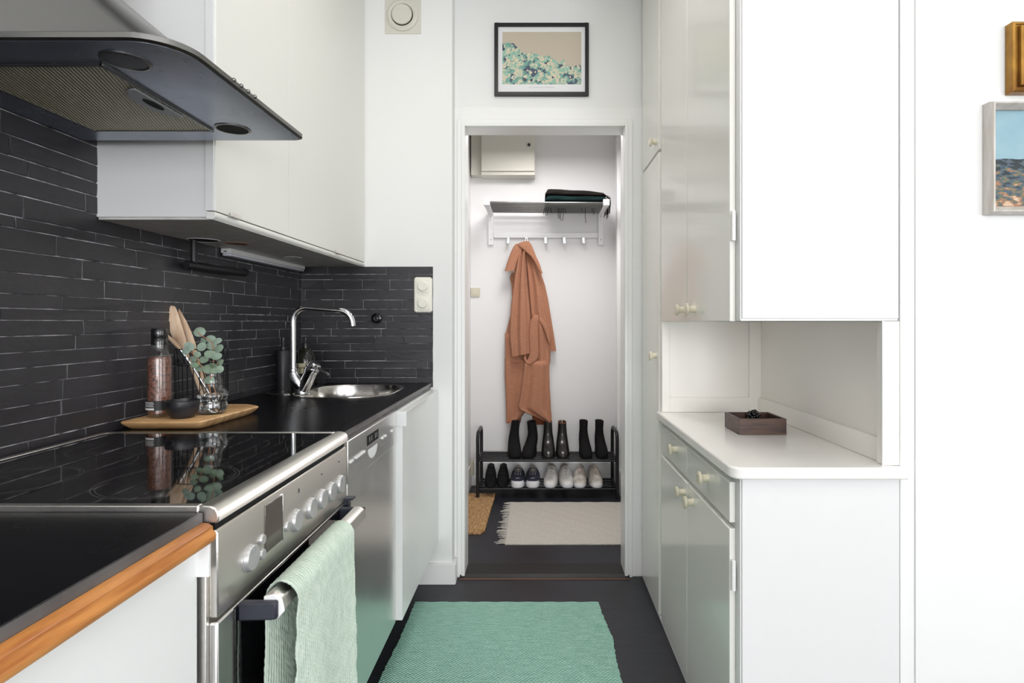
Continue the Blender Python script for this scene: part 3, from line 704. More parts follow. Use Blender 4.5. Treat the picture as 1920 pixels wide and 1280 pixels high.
tag(m.build('serving_board', M['boardwood'], None, bevel=.001), 'irregular pale wooden serving board on black worktop', 'board')
# pepper grinder
g = thing('pepper_grinder', 'tall clear glass grinder filled with brown peppercorns', 'grinder', (-.995, 1.509, TZ))
c = (-.995, 1.509, TZ)
MB().lathe([(.026, 0), (.0295, .003), (.030, .01), (.0295, .15), (.0285, .160), (.021, .172), (.0195, .178), (.019, .19), (.0165, .19), (.0165, .178), (.019, .170), (.0265, .158), (.0272, .15), (.0275, .012), (.024, .008), (0, .008)], c, 36).build('glass_body', M['thinglass'], g)
MB().lathe([(.0255, .009), (.0268, .013), (.0266, .150), (.024, .157), (0, .158)], c, 32).build('peppercorns', M['pepper'], g)
MB().lathe([(.0192, .188), (.0192, .205), (.0188, .206), (.0192, .207), (.0192, .228), (.018, .231), (0, .231)], c, 32).build('cap', M['bead'], g)
def label_arc(m, c, r, a0, a1, z0, z1, n=12, t=.0004):
    o_, i_ = [], []
    for k in range(n+1):
        a = math.radians(a0+(a1-a0)*k/n)
        o_.append((c[0]+(r+t)*math.cos(a), c[1]+(r+t)*math.sin(a))); i_.append((c[0]+r*math.cos(a), c[1]+r*math.sin(a)))
    m.prism(o_+i_[::-1], z0, z1)
m = MB(); label_arc(m, c, .0301, 185, 345, TZ+.019, TZ+.044, 20); lb = m.build('label', M['darklabel'], g)
m = MB(); label_arc(m, c, .0306, 190, 280, TZ+.0205, TZ+.0255)
for k in range(4): label_arc(m, c, .0306, 192, 280-3*(k % 2), TZ+.029+.0036*k, TZ+.0303+.0036*k)
m.build('label_print', M['ink'], lb, smooth=False)
# stone bowl
bw = tag(MB().lathe([(.020, 0), (.026, .002), (.036, .016), (.0405, .034), (.040, .045), (.037, .046), (.036, .034), (.030, .016), (.014, .009), (0, .009)], (-.921, 1.487, TZ), 40).build('mortar_bowl', M['stone'], None), 'small round black stone bowl on the wooden board', 'bowl')
# wire basket
wb = thing('wire_utensil_holder', 'black wire basket holding wooden spoons behind the vase', 'utensil holder', (-.972, 1.66, TZ))
c = (-.972, 1.66); R0 = .068
def ring(m, r, z, t=.0016, n=40):
    m.tube([(c[0]+r*math.cos(2*math.pi*k/n), c[1]+r*math.sin(2*math.pi*k/n), z) for k in range(n)], t, 6, closed=True)
for r_, z_ in ((R0, TZ+.172), (R0, TZ+.127), (R0*.98, TZ+.035), (R0*.78, TZ+.002)):
    m = MB(); ring(m, r_, z_); m.build('hoop', M['blackmetal'], wb)
m = MB()
for k in range(28):
    a = 2*math.pi*k/28; ca, sa = math.cos(a), math.sin(a)
    m.tube([(c[0]+R0*.78*ca, c[1]+R0*.78*sa, TZ+.002), (c[0]+R0*.98*ca, c[1]+R0*.98*sa, TZ+.035), (c[0]+R0*ca, c[1]+R0*sa, TZ+.127)], .0012, 5)
m.build('upright_wires', M['blackmetal'], wb)
m = MB()
for k in range(20):
    a = 2*math.pi*k/20; b = a+2*math.pi/20*.5; d = a+2*math.pi/20
    m.tube([(c[0]+R0*math.cos(a), c[1]+R0*math.sin(a), TZ+.127), (c[0]+R0*math.cos(b), c[1]+R0*math.sin(b), TZ+.172), (c[0]+R0*math.cos(d), c[1]+R0*math.sin(d), TZ+.127)], .0012, 5)
m.build('zigzag_band', M['blackmetal'], wb)
MB().lathe([(R0*.77, 0), (R0*.77, .002)], (c[0], c[1], TZ+.0005), 28).build('bottom', M['blackmetal'], wb)
# utensils
def paddle(pts, widths, thick, name, m_, label, cat):
    mb = MB(); rings = []
    pts = [Vector(p) for p in pts]
    for i, p in enumerate(pts):
        t = (pts[min(i+1, len(pts)-1)]-pts[max(i-1, 0)]).normalized(); n_ = Vector((.15, -1, .25)); n_ = (n_-t*n_.dot(t)).normalized(); s_ = t.cross(n_)
        w_, h_ = widths[i]/2, thick[i]/2
        rings.append([p+s_*w_*math.cos(a)+n_*h_*math.sin(a) for a in [2*math.pi*k/16 for k in range(16)]])
    mb.loft(rings); return tag(mb.build(name, m_, None), label, cat)
bot = Vector((-.955, 1.665, TZ+.006))
def ut(px, py, Y, base=bot): return P(px, py, Y)
tp = [P(323, 573, 1.655), P(322.7, 574, 1.655), P(322.5, 577, 1.652), P(322.7, 583, 1.652), P(325, 597, 1.652), P(331, 620, 1.655), P(339, 642, 1.66), P(343, 650, 1.66), P(348, 660, 1.66), P(360, 688, 1.665), P(384, 755, 1.67)]
paddle(tp, [.006, .013, .020, .026, .032, .035, .031, .022, .012, .010, .010], [.002, .004, .005, .005, .006, .006, .007, .007, .008, .008, .008], 'wooden_spoon', M['spoonwood'], 'pale wooden spoon with broad blade standing in the wire basket', 'spoon')
tp = [P(325, 573, 1.69), P(325.6, 574, 1.69), P(327, 577, 1.69), P(331, 585, 1.69), P(341, 605, 1.69), P(352, 630, 1.69), P(360, 648, 1.69), P(366, 664, 1.69), P(392, 752, 1.685)]
paddle(tp, [.005, .012, .018, .022, .026, .027, .022, .012, .010], [.002, .004, .005, .005, .006, .006, .007, .008, .008], 'wooden_spatula', M['spoonwood'], 'slim wooden spatula leaning behind the spoon in the basket', 'spatula')
m = MB(); m.tube([P(338, 655, 1.62), P(362, 688, 1.63), P(384, 724, 1.64), P(402, 755, 1.65)], .0032, 10); whisk = thing('metal_ladle', 'thin shiny metal utensil slanting through the wire basket', 'utensil', (-.95, 1.63, TZ))
m.build('handle', M['chrome'], whisk)
m = MB(); m.tube([P(338, 655, 1.62), P(326, 641, 1.62), P(314, 630, 1.62)], [.003, .006, .004], 10); m.build('grip', M['spoonwood'], whisk)
# vase
v = thing('glass_vase', 'small clear pinched glass vase half full of water', 'vase', (-.882, 1.556, TZ))
c = (-.882, 1.556, TZ)
outp = [(.028, 0), (.032, .002), (.0375, .012), (.0385, .022), (.035, .032), (.0385, .044), (.0395, .052), (.035, .062), (.026, .072), (.0235, .080), (.026, .086), (.022, .096), (.0185, .106), (.0195, .112)]
inp = [(r-.0022, max(h, .005)) for r, h in reversed(outp)]
MB().lathe(outp+inp+[(0, .005)], c, 40).build('glass_wall', M['thinglass'], v, angle=80)
MB().lathe([(0, .0055)]+[(r-.0028, max(h, .0055)) for r, h in outp if h <= .052]+[(0, .052)], c, 40).build('water', M['water'], v)
# eucalyptus
eu = thing('eucalyptus_sprig', 'grey green round leaved eucalyptus sprig in the small vase', 'plant', (-.882, 1.556, TZ+.02))
m = MB()
stems = [[P(402, 765, 1.556), P(396, 745, 1.556), P(392, 715, 1.556), P(400, 690, 1.55), P(402, 660, 1.54), P(396, 640, 1.535), P(376, 628, 1.53), P(370, 622, 1.53)],
         [P(398, 760, 1.556), P(394, 735, 1.556), P(388, 712, 1.556), P(380, 690, 1.55), P(368, 670, 1.545), P(352, 655, 1.54)],
         [P(408, 758, 1.556), P(404, 735, 1.556), P(396, 710, 1.556), P(400, 690, 1.55), P(408, 680, 1.54)]]
for s_ in stems: m.tube(s_, .0011, 6)
m.build('stem', M['stem'], eu)
lv = [(374, 622, 10, 9, .1), (395, 635, 9, 7, .3), (407, 639, 8, 6, -.4), (397, 649, 10, 6.5, .2), (410, 653, 9, 7, -.6), (404, 660, 7, 5, -.5), (395, 664, 11, 7, .15), (406, 668, 9, 6, -.3),
      (400, 686, 10, 5, .25), (412, 680, 8, 5, -.7), (390, 692, 9, 8, .4), (374, 690, 8, 6, .0), (404, 694, 9, 5, -.3), (382, 674, 8, 6, -.3), (362, 673, 8, 5, .1), (349, 657, 9, 7, -.3), (358, 650, 7, 6, .6), (352, 646, 5, 6, 1.2), (364, 684, 8, 5, .2), (378, 650, 7, 8, .7), (392, 712, 9, 7, 0), (370, 664, 6, 5, .5), (380, 640, 7, 6, .3), (412, 692, 7, 6, -.9)]
m = MB(); rg = random.Random(5)
for (px, py, a, b, ang) in lv:
    cpt = P(px, py, 1.535+rg.uniform(-.018, .018)) if py < 705 else P(px, py, 1.552)
    k = 1.535/F; nrm = Vector((rg.uniform(-.4, .4), -1, rg.uniform(-.2, .6))).normalized(); u = Vector((math.cos(ang), 0, -math.sin(ang))); u = (u-nrm*u.dot(nrm)).normalized(); w_ = nrm.cross(u)
    rings = []
    for rr in (.02, .5, .85, 1):
        rings.append([cpt+u*a*k*rr*math.cos(t)*1.05+w_*b*k*rr*math.sin(t)*1.1-nrm*.002*rr*rr+nrm*.0012*abs(math.sin(t))*rr for t in [2*math.pi*q/16 for q in range(16)]])
    m.loft([[p+nrm*.0006 for p in r] for r in rings]+[[p-nrm*.0001 for p in r] for r in reversed(rings)])
m.build('leaves', M['leaf'], eu)

# soap dispenser and bottle near the sink
sd = thing('soap_dispenser', 'matte black cylinder soap dispenser left of the tap', 'dispenser', (-1.022, 2.30, WZ))
c = (-1.020, 2.30, WZ+.0032)
MB().lathe([(.0275, 0), (.028, .003), (.028, .150), (.026, .155), (.012, .157), (0, .157)], c, 32).build('bottle', M['black'], sd)
MB().lathe([(.0135, .157), (.0135, .170), (.0055, .172), (.0055, .19), (.0095, .191), (.0095, .207), (.007, .209), (0, .209)], c, 20).build('pump', M['black'], sd)
gb = thing('hand_soap_bottle', 'dark round glass bottle with cream label behind the tap', 'bottle', (-.985, 2.44, WZ))
c = (-.988, 2.44, WZ+.0032)
MB().lathe([(.034, 0), (.0385, .004), (.0395, .10), (.036, .125), (.026, .145), (.013, .158), (.013, .165), (0, .165)], c, 32).build('bottle_body', M['amber'], gb)
m = MB(); label_arc(m, c, .0397, 180, 360, WZ+.055, WZ+.098, 20); m.build('label', M['label'], gb)
MB().lathe([(.0145, .165), (.0145, .178), (.005, .18), (.005, .190), (.008, .191), (.008, .202), (0, .203)], c, 20).build('pump', M['black'], gb)
wr = thing('wire_caddy', 'thin black wire caddy around the dark glass bottle', 'caddy', (-.975, 2.43, WZ))
m = MB()
x0, x1, y0, y1 = -1.03, -.915, 2.392, 2.488
for z in (WZ+.006, WZ+.08): m.tube([(x0, y0, z), (x1, y0, z), (x1, y1, z), (x0, y1, z)], .0014, 6, closed=True)
for k in range(7): m.tube([(x0+(x1-x0)*k/6, y0, WZ+.0045), (x0+(x1-x0)*k/6, y0, WZ+.08)], .0011, 6)
for k in range(1, 5): m.tube([(x1, y0+(y1-y0)*k/5, WZ+.0045), (x1, y0+(y1-y0)*k/5, WZ+.08)], .0011, 6)
m.build('wire_frame', M['blackmetal'], wr)
m = MB()
for k in (1, 3, 4): m.tube([(-1.02+.018*k, 2.395, WZ+.08), (-1.015+.016*k, 2.397, WZ+.165)], .0013, 6)
m.build('hanger_wires', M['blackmetal'], wr)

# wall fittings
sw = thing('light_switch', 'ivory double rotary switch plate on the black end wall', 'switch', (-.509, BW-.008, 1.21))
sxa, sxb, sza, szb = -.5505, -.470, 1.213, 1.370
m = MB(); m.loft([[(x, BW-.0075, z) for x, z in rrect(sxa, sxb, sza, szb, .012)], [(x, BW-.014, z) for x, z in rrect(sxa, sxb, sza, szb, .012)], [(x, BW-.018, z) for x, z in rrect(sxa+.004, sxb-.004, sza+.004, szb-.004, .010)]])
m.build('cover_plate', M['ivory2'], sw)
for zc in (1.2535, 1.3285):
    m = MB(); m.loft([[(x, BW-.0175, z) for x, z in rrect(sxa+.012, sxb-.012, zc-.030, zc+.030, .010)], [(x, BW-.0205, z) for x, z in rrect(sxa+.013, sxb-.013, zc-.029, zc+.029, .009)]]); ins = m.build('insert', M['ivory2'], sw, bevel=.0006)
    MB().lathe([(.0215, -.0201), (.0212, -.029), (.019, -.031), (0, -.031)], ((sxa+sxb)/2, BW, zc), 32, 'y').build('dial', M['ivory2'], ins)
kn = tag(MB().lathe([(.021, 0), (.024, -.006), (.022, -.014), (.014, -.018), (.012, -.012), (.006, -.011), (0, -.014)], (-.717, BW-.0078, 1.187), 28, 'y').build('towel_hook', M['bead'], None), 'small round black knob on the tiles right of the tap', 'hook')
vt = thing('air_vent', 'round cream ceiling height air vent on square plate', 'vent', (-.606, BW, 2.54))
vc = (-.605, BW, P(755, 30, BW).z)
box('mounting_plate', M['hallcab'], vt, -.684, -.522, BW-.003, BW-.0005, vc[2]-.081, vc[2]+.081, .001)
MB().lathe([(.071, -.003), (.070, -.010), (.060, -.016), (.050, -.013), (.046, -.004)], vc, 40, 'y', cap=False).build('outer_ring', M['hallcab'], vt)
MB().lathe([(.0465, -.0035), (.0465, -.0045)], vc, 40, 'y').build('throat', M['void'], vt)
MB().lathe([(.044, -.010), (.0455, -.016), (.043, -.021), (0, -.022)], vc, 40, 'y').build('disc', M['hallcab'], vt)
# framed print
pr = thing('framed_print', 'black framed print with teal and sand tones above the doorway', 'picture', (.018, DW, 2.20))
fx0, fx1 = P(927, 0, 2.635).x, P(1104, 0, 2.635).x; fz1, fz0 = P(0, 43, 2.635).z, P(0, 179, 2.635).z
fw = .0165
m = MB(); m.box(fx0, fx0+fw, 2.632, 2.6495, fz0, fz1); m.box(fx1-fw, fx1, 2.632, 2.6495, fz0, fz1); m.box(fx0+fw, fx1-fw, 2.632, 2.6495, fz0, fz0+fw); m.box(fx0+fw, fx1-fw, 2.632, 2.6495, fz1-fw, fz1)
m.build('frame', M['frameblack'], pr, bevel=.0008)
box('mat_board', M['paper'], pr, fx0+fw, fx1-fw, 2.640, 2.642, fz0+fw, fz1-fw, 0)
ax0, ax1 = P(942, 0, 2.64).x, P(1090, 0, 2.64).x; az1, az0 = P(0, 60, 2.64).z, P(0, 158, 2.64).z
box('printed_image', M['art'], pr, ax0, ax1, 2.6388, 2.6401, az0, az1, 0)
tcu = bpy.data.curves.new('caption', 'FONT'); tcu.body = 'KATSUSHIKA HOKUSAI'; tcu.size = .0075; tcu.space_character = 1.6; tcu.align_x = 'CENTER'; tcu.extrude = .0001
tmp = bpy.data.objects.new('caption_curve', tcu); COL.objects.link(tmp); bpy.context.view_layer.update()
tme = bpy.data.meshes.new_from_object(tmp.evaluated_get(bpy.context.evaluated_depsgraph_get())); bpy.data.objects.remove(tmp)
to = bpy.data.objects.new('caption', tme); COL.objects.link(to); to.parent = pr; to.rotation_euler = (math.pi/2, 0, 0)
to.location = ((ax0+ax1)/2-.018, 2.6395-DW, az0-.0165-2.20); tme.materials.clear(); tme.materials.append(M['grey'])

# ================================================================== RIGHT UNITS
RX = .478; FXR = .494; RY0, RY1 = 1.40, 2.25
def rknob(parent, y, z, k=1.15):
    # turned knob projecting towards -x
    MB().lathe([(.0100*k, 0), (.0090*k, -.003), (.0088*k, -.016), (.0105*k, -.0190), (.0150*k, -.021), (.0165*k, -.024), (.0160*k, -.0275), (.0125*k, -.030), (.006*k, -.0295), (0, -.0285)], (RX, y, z), 28, 'x').build('knob', M['ivory'], parent)
bc = thing('base_cupboard', 'old white enamelled base cupboard with ivory knobs under cream counter', 'cupboard', (.69, 1.82, 0))
box('carcass', M['cabflat'], bc, FXR, .880, RY0, RY1, .0, .789, .001)
sp_ = box('end_panel', M['cabflat'], bc, FXR+.004, .8815, RY0-.004, RY0-.0005, .0, .789, .0015)
m = MB(); m.box(RX+.002, FXR-.001, RY0+.005, DW-.03, 0, .016); struct(m.build('trim_8', M['cabflat'], None, bevel=.003))
for y0, y1, ky in ((1.8365, 2.215, 1.966), (1.428, 1.8335, 1.606)):
    d = MB().box(RX, FXR-.0005, y0, y1, .670, .771).build('drawer', M['cab'], bc, bevel=.002); rknob(d, ky, .733)
for y0, y1, ky in ((1.8365, 2.215, 1.866), (1.428, 1.8335, 1.762)):
    d = MB().box(RX, FXR-.0005, y0, y1, .020, .655).build('cupboard_door', M['cab'], bc, bevel=.002); rknob(d, ky, .6165)
def hinge(parent, y, z, h=.075):
    m = MB(); m.tube([(RX+.007, y, z-h/2), (RX+.007, y, z+h/2)], .0055, 12); m.tube([(RX+.007, y, z-.001), (RX+.007, y, z+.001)], .0062, 12)
    m.build('hinge', M['trim'], parent, bevel=.0008)
hinge(bc, 1.419, P(0, 1078, 1.42).z)
# counter
m = MB()
poly = [(.880, 1.374)]+[(.4655+.033-.033*math.sin(a), 1.374+.033-.033*math.cos(a)) for a in [math.radians(90*k/8) for k in range(9)]]+[(.4655, 2.2495), (.868, 2.2495), (.868, 1.4), (.893, 1.3985), (.893, 1.374)]
m.prism(poly, .791, .820)
cw = tag(m.build('counter', M['benchwhite'], None, bevel=.005, seg=3), 'cream counter with rounded corner in the right hand niche', 'counter')
# upper cupboard
up = thing('wall_cupboard', 'tall glossy white cupboard above the niche on the right', 'cupboard', (.69, 1.82, 1.172))
box('carcass', M['cabflat'], up, FXR, .880, RY0, RY1, 1.1725, CEIL-.01, .001)
box('end_panel', M['cabflat'], up, FXR+.004, .8795, RY0-.004, RY0-.0005, 1.178, CEIL-.01, .0015)
for y0, y1, ky in ((1.8365, 2.215, 1.866), (1.428, 1.8335, 1.742)):
    d = MB().box(RX, FXR-.0005, y0, y1, 1.171, CEIL-.03).build('cupboard_door', M['cab'], up, bevel=.002); rknob(d, ky, 1.2085)
hinge(up, 1.419, P(0, 423, 1.42).z)
# niche lining
nl = thing('niche_lining', 'cream panelled lining of the open niche above the counter', 'panelling', (.69, 2.2, .82))
m = MB(); m.box(.4825, .884, 2.236, 2.249, .8205, 1.1715); m.build('far_panel', M['niche'], nl, smooth=False)
m = MB(); m.box(.4825, .512, 2.222, 2.236, .8205, 1.1715); m.box(.822, .868, 2.222, 2.236, .8205, 1.1715); m.box(.512, .822, 2.222, 2.236, .8205, .878)
m.build('far_frame', M['niche'], nl, bevel=.0015)
m = MB(); m.box(.868, .876, 1.428, 2.236, .8205, 1.1715); m.build('back_panel', M['niche'], nl, smooth=False)
m = MB(); m.prism_y([(.8675, .8205), (.853, .8205), (.853, .872), (.857, .878), (.8675, .878)], 1.43, 2.222); m.build('splash_board', M['niche'], nl, bevel=.001)
m = MB(); m.box(.8435, .8815, 1.3965, 1.426, .8205, 1.1715); m.build('front_stile', M['niche'], nl, bevel=.001)
m = MB(); m.box(.8385, .8435, 1.3945, 1.3985, .8205, 1.1745); m.box(FXR, .8435, 1.3945, 1.398, 1.1725, 1.1765); m.build('opening_bead', M['trim'], nl, bevel=.0005)
# tall cupboard
tc_ = thing('tall_cupboard', 'narrow tall cupboard between the doorway and the niche', 'cupboard', (.7, 2.44, 0))
box('carcass', M['cabflat'], tc_, FXR, .930, 2.2505, DW-.013, .0, CEIL-.01, .001)
d = MB().box(RX-.002, FXR-.0005, 2.254, DW-.05, .02, 1.838).build('cupboard_door', M['cab'], tc_, bevel=.0015); rknob(d, 2.305, 1.035)
d = MB().box(RX-.002, FXR-.0005, 2.254, DW-.05, 1.850, CEIL-.03).build('cupboard_door', M['cab'], tc_, bevel=.0015); rknob(d, 2.305, 1.893)
# walnut tray
wt_ = thing('wooden_tray', 'dark walnut open square box on the cream counter', 'box', (.55, 1.6, .82))
# corners (bottom) from the picture: near-left px1386, near-right px1475 at the front
yn = .349*F/(815-CY); xl = (1386-CX)*yn/F; xr = (1475-CX)*yn/F
yf = .349*F/(800-CY-.5); z0, z1 = .8202, .8202+.0525*0.98
z1 = CH-(785-CY)*yn/F
yf = min(yn+.125, 1.92); yf = (CH-z1)*F/(772-CY); xlf = xl; xrf = xr
t_ = .008
m = MB(); m.box(xl, xr, yn, yn+t_, z0, z1); m.box(xl, xr, yf-t_, yf, z0, z1); m.box(xl, xl+t_, yn+t_, yf-t_, z0, z1); m.box(xr-t_, xr, yn+t_, yf-t_, z0, z1)
m.build('rim_walls', M['walnut'], wt_, bevel=.0012); box('base_board', M['walnut'], wt_, xl+t_, xr-t_, yn+t_, yf-t_, z0, z0+.006, 0)
# bead cluster ball
bp_ = P(1413, 776, yn+.11)
m = MB(); rg = random.Random(2); R_ = .0125
bb = Vector((bp_.x, bp_.y, bp_.z)); bb.z = z0+.006+.0335
def sphere(m, c, r, n=12, k=8): m.lathe([(r*math.sin(math.pi*i/k), -r*math.cos(math.pi*i/k)) for i in range(k+1)], c, n)
for i in range(26):
    ph_ = math.acos(1-2*(i+.5)/26); th_ = math.pi*(1+5**.5)*i
    sphere(m, (bb.x+.017*math.cos(th_)*math.sin(ph_), bb.y+.017*math.sin(th_)*math.sin(ph_), bb.z+.017*math.cos(ph_)), .0065)
sphere(m, (bb.x, bb.y, bb.z-.002), .015)
for i in range(5): sphere(m, (bb.x+.02*math.cos(i*1.3), bb.y+.02*math.sin(i*1.3), z0+.006+.0085), .0085)
tag(m.build('bead_ornament', M['bead'], None), 'knobbly glossy black bead ornament inside the walnut box', 'ornament')

# ---- pictures on the right wall
def picture_frame(name, label, x0, x1, z0, z1, prof, fm, im, yb=1.3895, inner_y=.006):
    t = thing(name, label, 'painting', ((x0+x1)/2, yb, z0))
    m = MB(); rings = []
    for d, h in prof:       # d inward from the outer edge, h out of the wall
        rings.append([(x0+d, yb-h, z0+d), (x1-d, yb-h, z0+d), (x1-d, yb-h, z1-d), (x0+d, yb-h, z1-d)])
    rings.append(rings[0]); m.loft(rings, cap=False); m.build('frame', fm, t, smooth=False, bevel=.0008)
    d = prof[-1][0]; box('canvas', im, t, x0+d-.001, x1-d+.001, yb-inner_y, yb-.001, z0+d-.001, z1-d+.001, 0)
    return t
picture_frame('framed_painting', 'small painting in a stepped gilt frame on right wall', P(1884, 0, 1.39).x, P(1884, 0, 1.39).x+.26, P(0, 170, 1.36).z, P(0, 37, 1.36).z,
    [(0, 0), (0, .022), (.004, .025), (.007, .025), (.008, .021), (.012, .021), (.013, .032), (.018, .034), (.022, .031), (.024, .024), (.028, .026), (.032, .02), (.034, .014), (.038, .012), (.039, 0)], M['gold'], M['smallart'])
picture_frame('framed_painting', 'landscape painting in silver grey frame below the gilt frame', P(1842, 0, 1.39).x, P(1842, 0, 1.39).x+.38, P(0, 400, 1.365).z, P(0, 189, 1.365).z,
    [(0, 0), (0, .020), (.0035, .030), (.007, .031), (.018, .016), (.0185, .010), (.019, 0)], M['silverframe'], M['land'], inner_y=.009)

# ================================================================== RUGS
def rug(name, mm, label, x0, x1, y0, y1, edge=.003, th=.006, nx=40, ny=80, seed=1, bulge=None):
    R = random.Random(seed); m = MB(); top = []; 
    el = [R.uniform(-edge, edge) for _ in range(ny+1)]; er = [R.uniform(-edge, edge) for _ in range(ny+1)]
    def pt(i, j, z):
        v = j/ny; a = x0+el[j]; b = x1+er[j]
        if bulge: a += bulge[0](v); b += bulge[1](v)
        return (a+(b-a)*i/nx, y0+(y1-y0)*v, z+.0008*math.sin(i*.9+j*.5)*(1 if z > .002 else 0))
    T = [[m.bm.verts.new(pt(i, j, th)) for i in range(nx+1)] for j in range(ny+1)]
    B = [[m.bm.verts.new(pt(i, j, .0006)) for i in range(nx+1)] for j in range(ny+1)]
    for j in range(ny):
        for i in range(nx):
            m.bm.faces.new((T[j][i], T[j][i+1], T[j+1][i+1], T[j+1][i])); m.bm.faces.new((B[j][i], B[j+1][i], B[j+1][i+1], B[j][i+1]))
        m.bm.faces.new((T[j][0], T[j+1][0], B[j+1][0], B[j][0])); m.bm.faces.new((T[j][nx], B[j][nx], B[j+1][nx], T[j+1][nx]))
    for i in range(nx):
        m.bm.faces.new((T[0][i], B[0][i], B[0][i+1], T[0][i+1])); m.bm.faces.new((T[ny][i], T[ny][i+1], B[ny][i+1], B[ny][i]))
    return tag(m.build(name, mm, None), label, 'rug')
rug('kitchen_rug', M['rug'], 'mint green woven runner on the kitchen floor', -.512, .262, .95, 2.385, edge=.0022, th=.007, nx=60, ny=150,
    bulge=(lambda v: .006*math.sin(v*9), lambda v: .012-.020*max(0, v-.8)/.2+.003*math.sin(v*25)))
hr = rug('hall_rug', M['beigerug'], 'beige flat woven rug with fringe in the hall', -.170, .552, 3.01, 3.715, edge=.0015, th=.005, seed=3)
m = MB(); R = random.Random(8)
for k in range(52):
    y = 3.02+.69*k/51; l = R.uniform(.028, .062); dy = R.uniform(-.015, .015)
    m.tube([(-.168, y, .004), (-.168-l*.5, y+dy*.6+R.uniform(-.004, .004), .0045), (-.168-l, y+dy, .003)], [.0028, .0026, .0016], 6)
m.build('fringe', M['beigerug'], hr)
jm = rug('door_mat', M['jute'], 'braided brown jute mat at the left of the hall', -.76, -.296, 3.16, 3.89, edge=.003, th=.010, seed=4, bulge=(lambda v: 0, lambda v: .010*v-.02*max(0, .06-v)/.06))

# ================================================================== HALL
hc = thing('meter_cabinet', 'cream wall cabinet high on the rear hall wall', 'cabinet', (-.2, 4.06, 2.19))
box('body', M['hallcab'], hc, P(902, 0, 4.0).x, P(1003, 0, 4.0).x, 4.0, HR-.001, 2.196, CEIL-.01, .002)
hd_ = box('cabinet_door', M['hallcab'], hc, P(902, 0, 4.0).x+.004, P(1003, 0, 4.0).x-.004, 3.984, 3.999, 2.22, CEIL-.02, .002)
MB().lathe([(.006, 0), (.006, -.010), (.010, -.012), (.010, -.018), (0, -.019)], (P(992, 0, 3.98).x, 3.984, P(0, 272, 3.98).z), 16, 'y').build('knob', M['dark'], hd_)
box('side_duct', M['hallcab'], hc, -.470, P(902, 0, 4.0).x-.004, 4.05, HR-.001, 2.21, CEIL-.01, .002)
hs = thing('light_switch', 'small beige switch on the rear hall wall', 'switch', (-.45, HR, 1.35))
box('frame', M['beige'], hs, -.479, -.414, HR-.010, HR-.0005, 1.352, 1.416, .002); box('rocker', M['beige'], hs, -.466, -.427, HR-.013, HR-.0095, 1.364, 1.404, .001)
box_ = tag(MB().box(-.4695, -.452, 4.02, 4.07, .09, .20).build('junction_box', M['beige'], None, bevel=.003), 'narrow cream box low in the left hall corner', 'box')

# hat rack
hk = thing('hat_rack', 'white wall coat rack with metal tube shelf and hooks', 'coat rack', (.06, HR, 1.72))
RYF = 3.755
for xa, xb in ((-.355, -.314), (.431, .472)):
    box('wall_bracket', M['whiteplastic'], hk, xa+.002, xb-.002, HR-.022, HR-.0005, 1.722, 1.955, .002)
    m = MB(); m.box(xa+.004, xb-.004, RYF+.03, HR-.023, 1.935, 1.962); m.box(xa, xb, RYF, RYF+.035, 1.936, 1.976)
    m.build('shelf_arm', M['whiteplastic'], hk, bevel=.002)
    for z in (1.76, 1.925): MB().lathe([(.004, 0), (.004, -.001)], ((xa+xb)/2, HR-.0222, z), 10, 'y').build('screw', M['grey'], hk)
for k in range(8):
    y = RYF+.018+.0425*k; MB().tube([(-.318, y, 1.958-.0006*k), (.435, y, 1.954-.0006*k)], .0068, 12).build('shelf_tube', M['hoodsteel'], hk)
box('hook_rail', M['whiteplastic'], hk, -.315, .432, HR-.020, HR-.004, 1.772, 1.810, .003)
for px in (953, 987, 1023, 1058, 1094):
    x = (px-CX)*4.09/F; hx = .0095
    m = MB(); m.box(x-hx, x+hx, HR-.028, HR-.024, 1.735, 1.776); m.box(x-hx, x+hx, HR-.060, HR-.024, 1.728, 1.735); m.box(x-hx, x+hx, HR-.060, HR-.054, 1.728, 1.744)
    m.build('hook', M['chrome'], hk, bevel=.001)
# scarf
sf = thing('folded_scarf', 'dark folded fringed scarf on the right end of hat rack', 'scarf', (.26, 3.9, 1.966))
def slab(m, x0, x1, y0, y1, z0, z1, nx=24, wav=.003, ph=0, r=None):
    rings = []; zc0, zc1 = z0, z1
    for i in range(nx+1):
        u = i/nx; x = x0+(x1-x0)*u
        e = min(1, math.sqrt(max(0, 1-(1-min(u, 1-u)*nx/1.5)**2)) if min(u, 1-u)*nx < 1.5 else 1)
        h1 = zc1(u) if callable(zc1) else zc1; h0 = zc0(u) if callable(zc0) else zc0
        h1 = h0+(h1-h0)*max(.25, e)
        ring = []
        for k in range(20):
            a = 2*math.pi*k/20; ca, sa = math.cos(a), math.sin(a)
            sx = math.copysign(abs(ca)**.35, ca); sz = math.copysign(abs(sa)**.5, sa)
            ring.append((x, (y0+y1)/2+(y1-y0)/2*sx+wav*math.sin(u*14+k), (h0+h1)/2+(h1-h0)/2*sz+wav*.5*math.sin(u*9+k*.7+ph)*(1 if sz > 0 else 0)))
        rings.append(ring)
    m.loft(rings)
m = MB(); slab(m, .048, .462, 3.775, 4.07, 1.968, lambda u: 2.008-.006*u, ph=1); m.build('lower_fold', M['scarf2'], sf)
m = MB(); slab(m, .050, .452, 3.772, 4.075, lambda u: 2.007-.006*u, lambda u: 2.052-.028*u**2, ph=2); m.build('upper_fold', M['scarf1'], sf)
m = MB(); R = random.Random(4)
fr = [(1021, 402), (1024, 404), (1028, 404), (1032, 400), (1046, 410), (1049, 409), (1053, 413), (1056, 414), (1059, 400), (1097, 418), (1114, 403), (1090, 398), (1110, 398)]
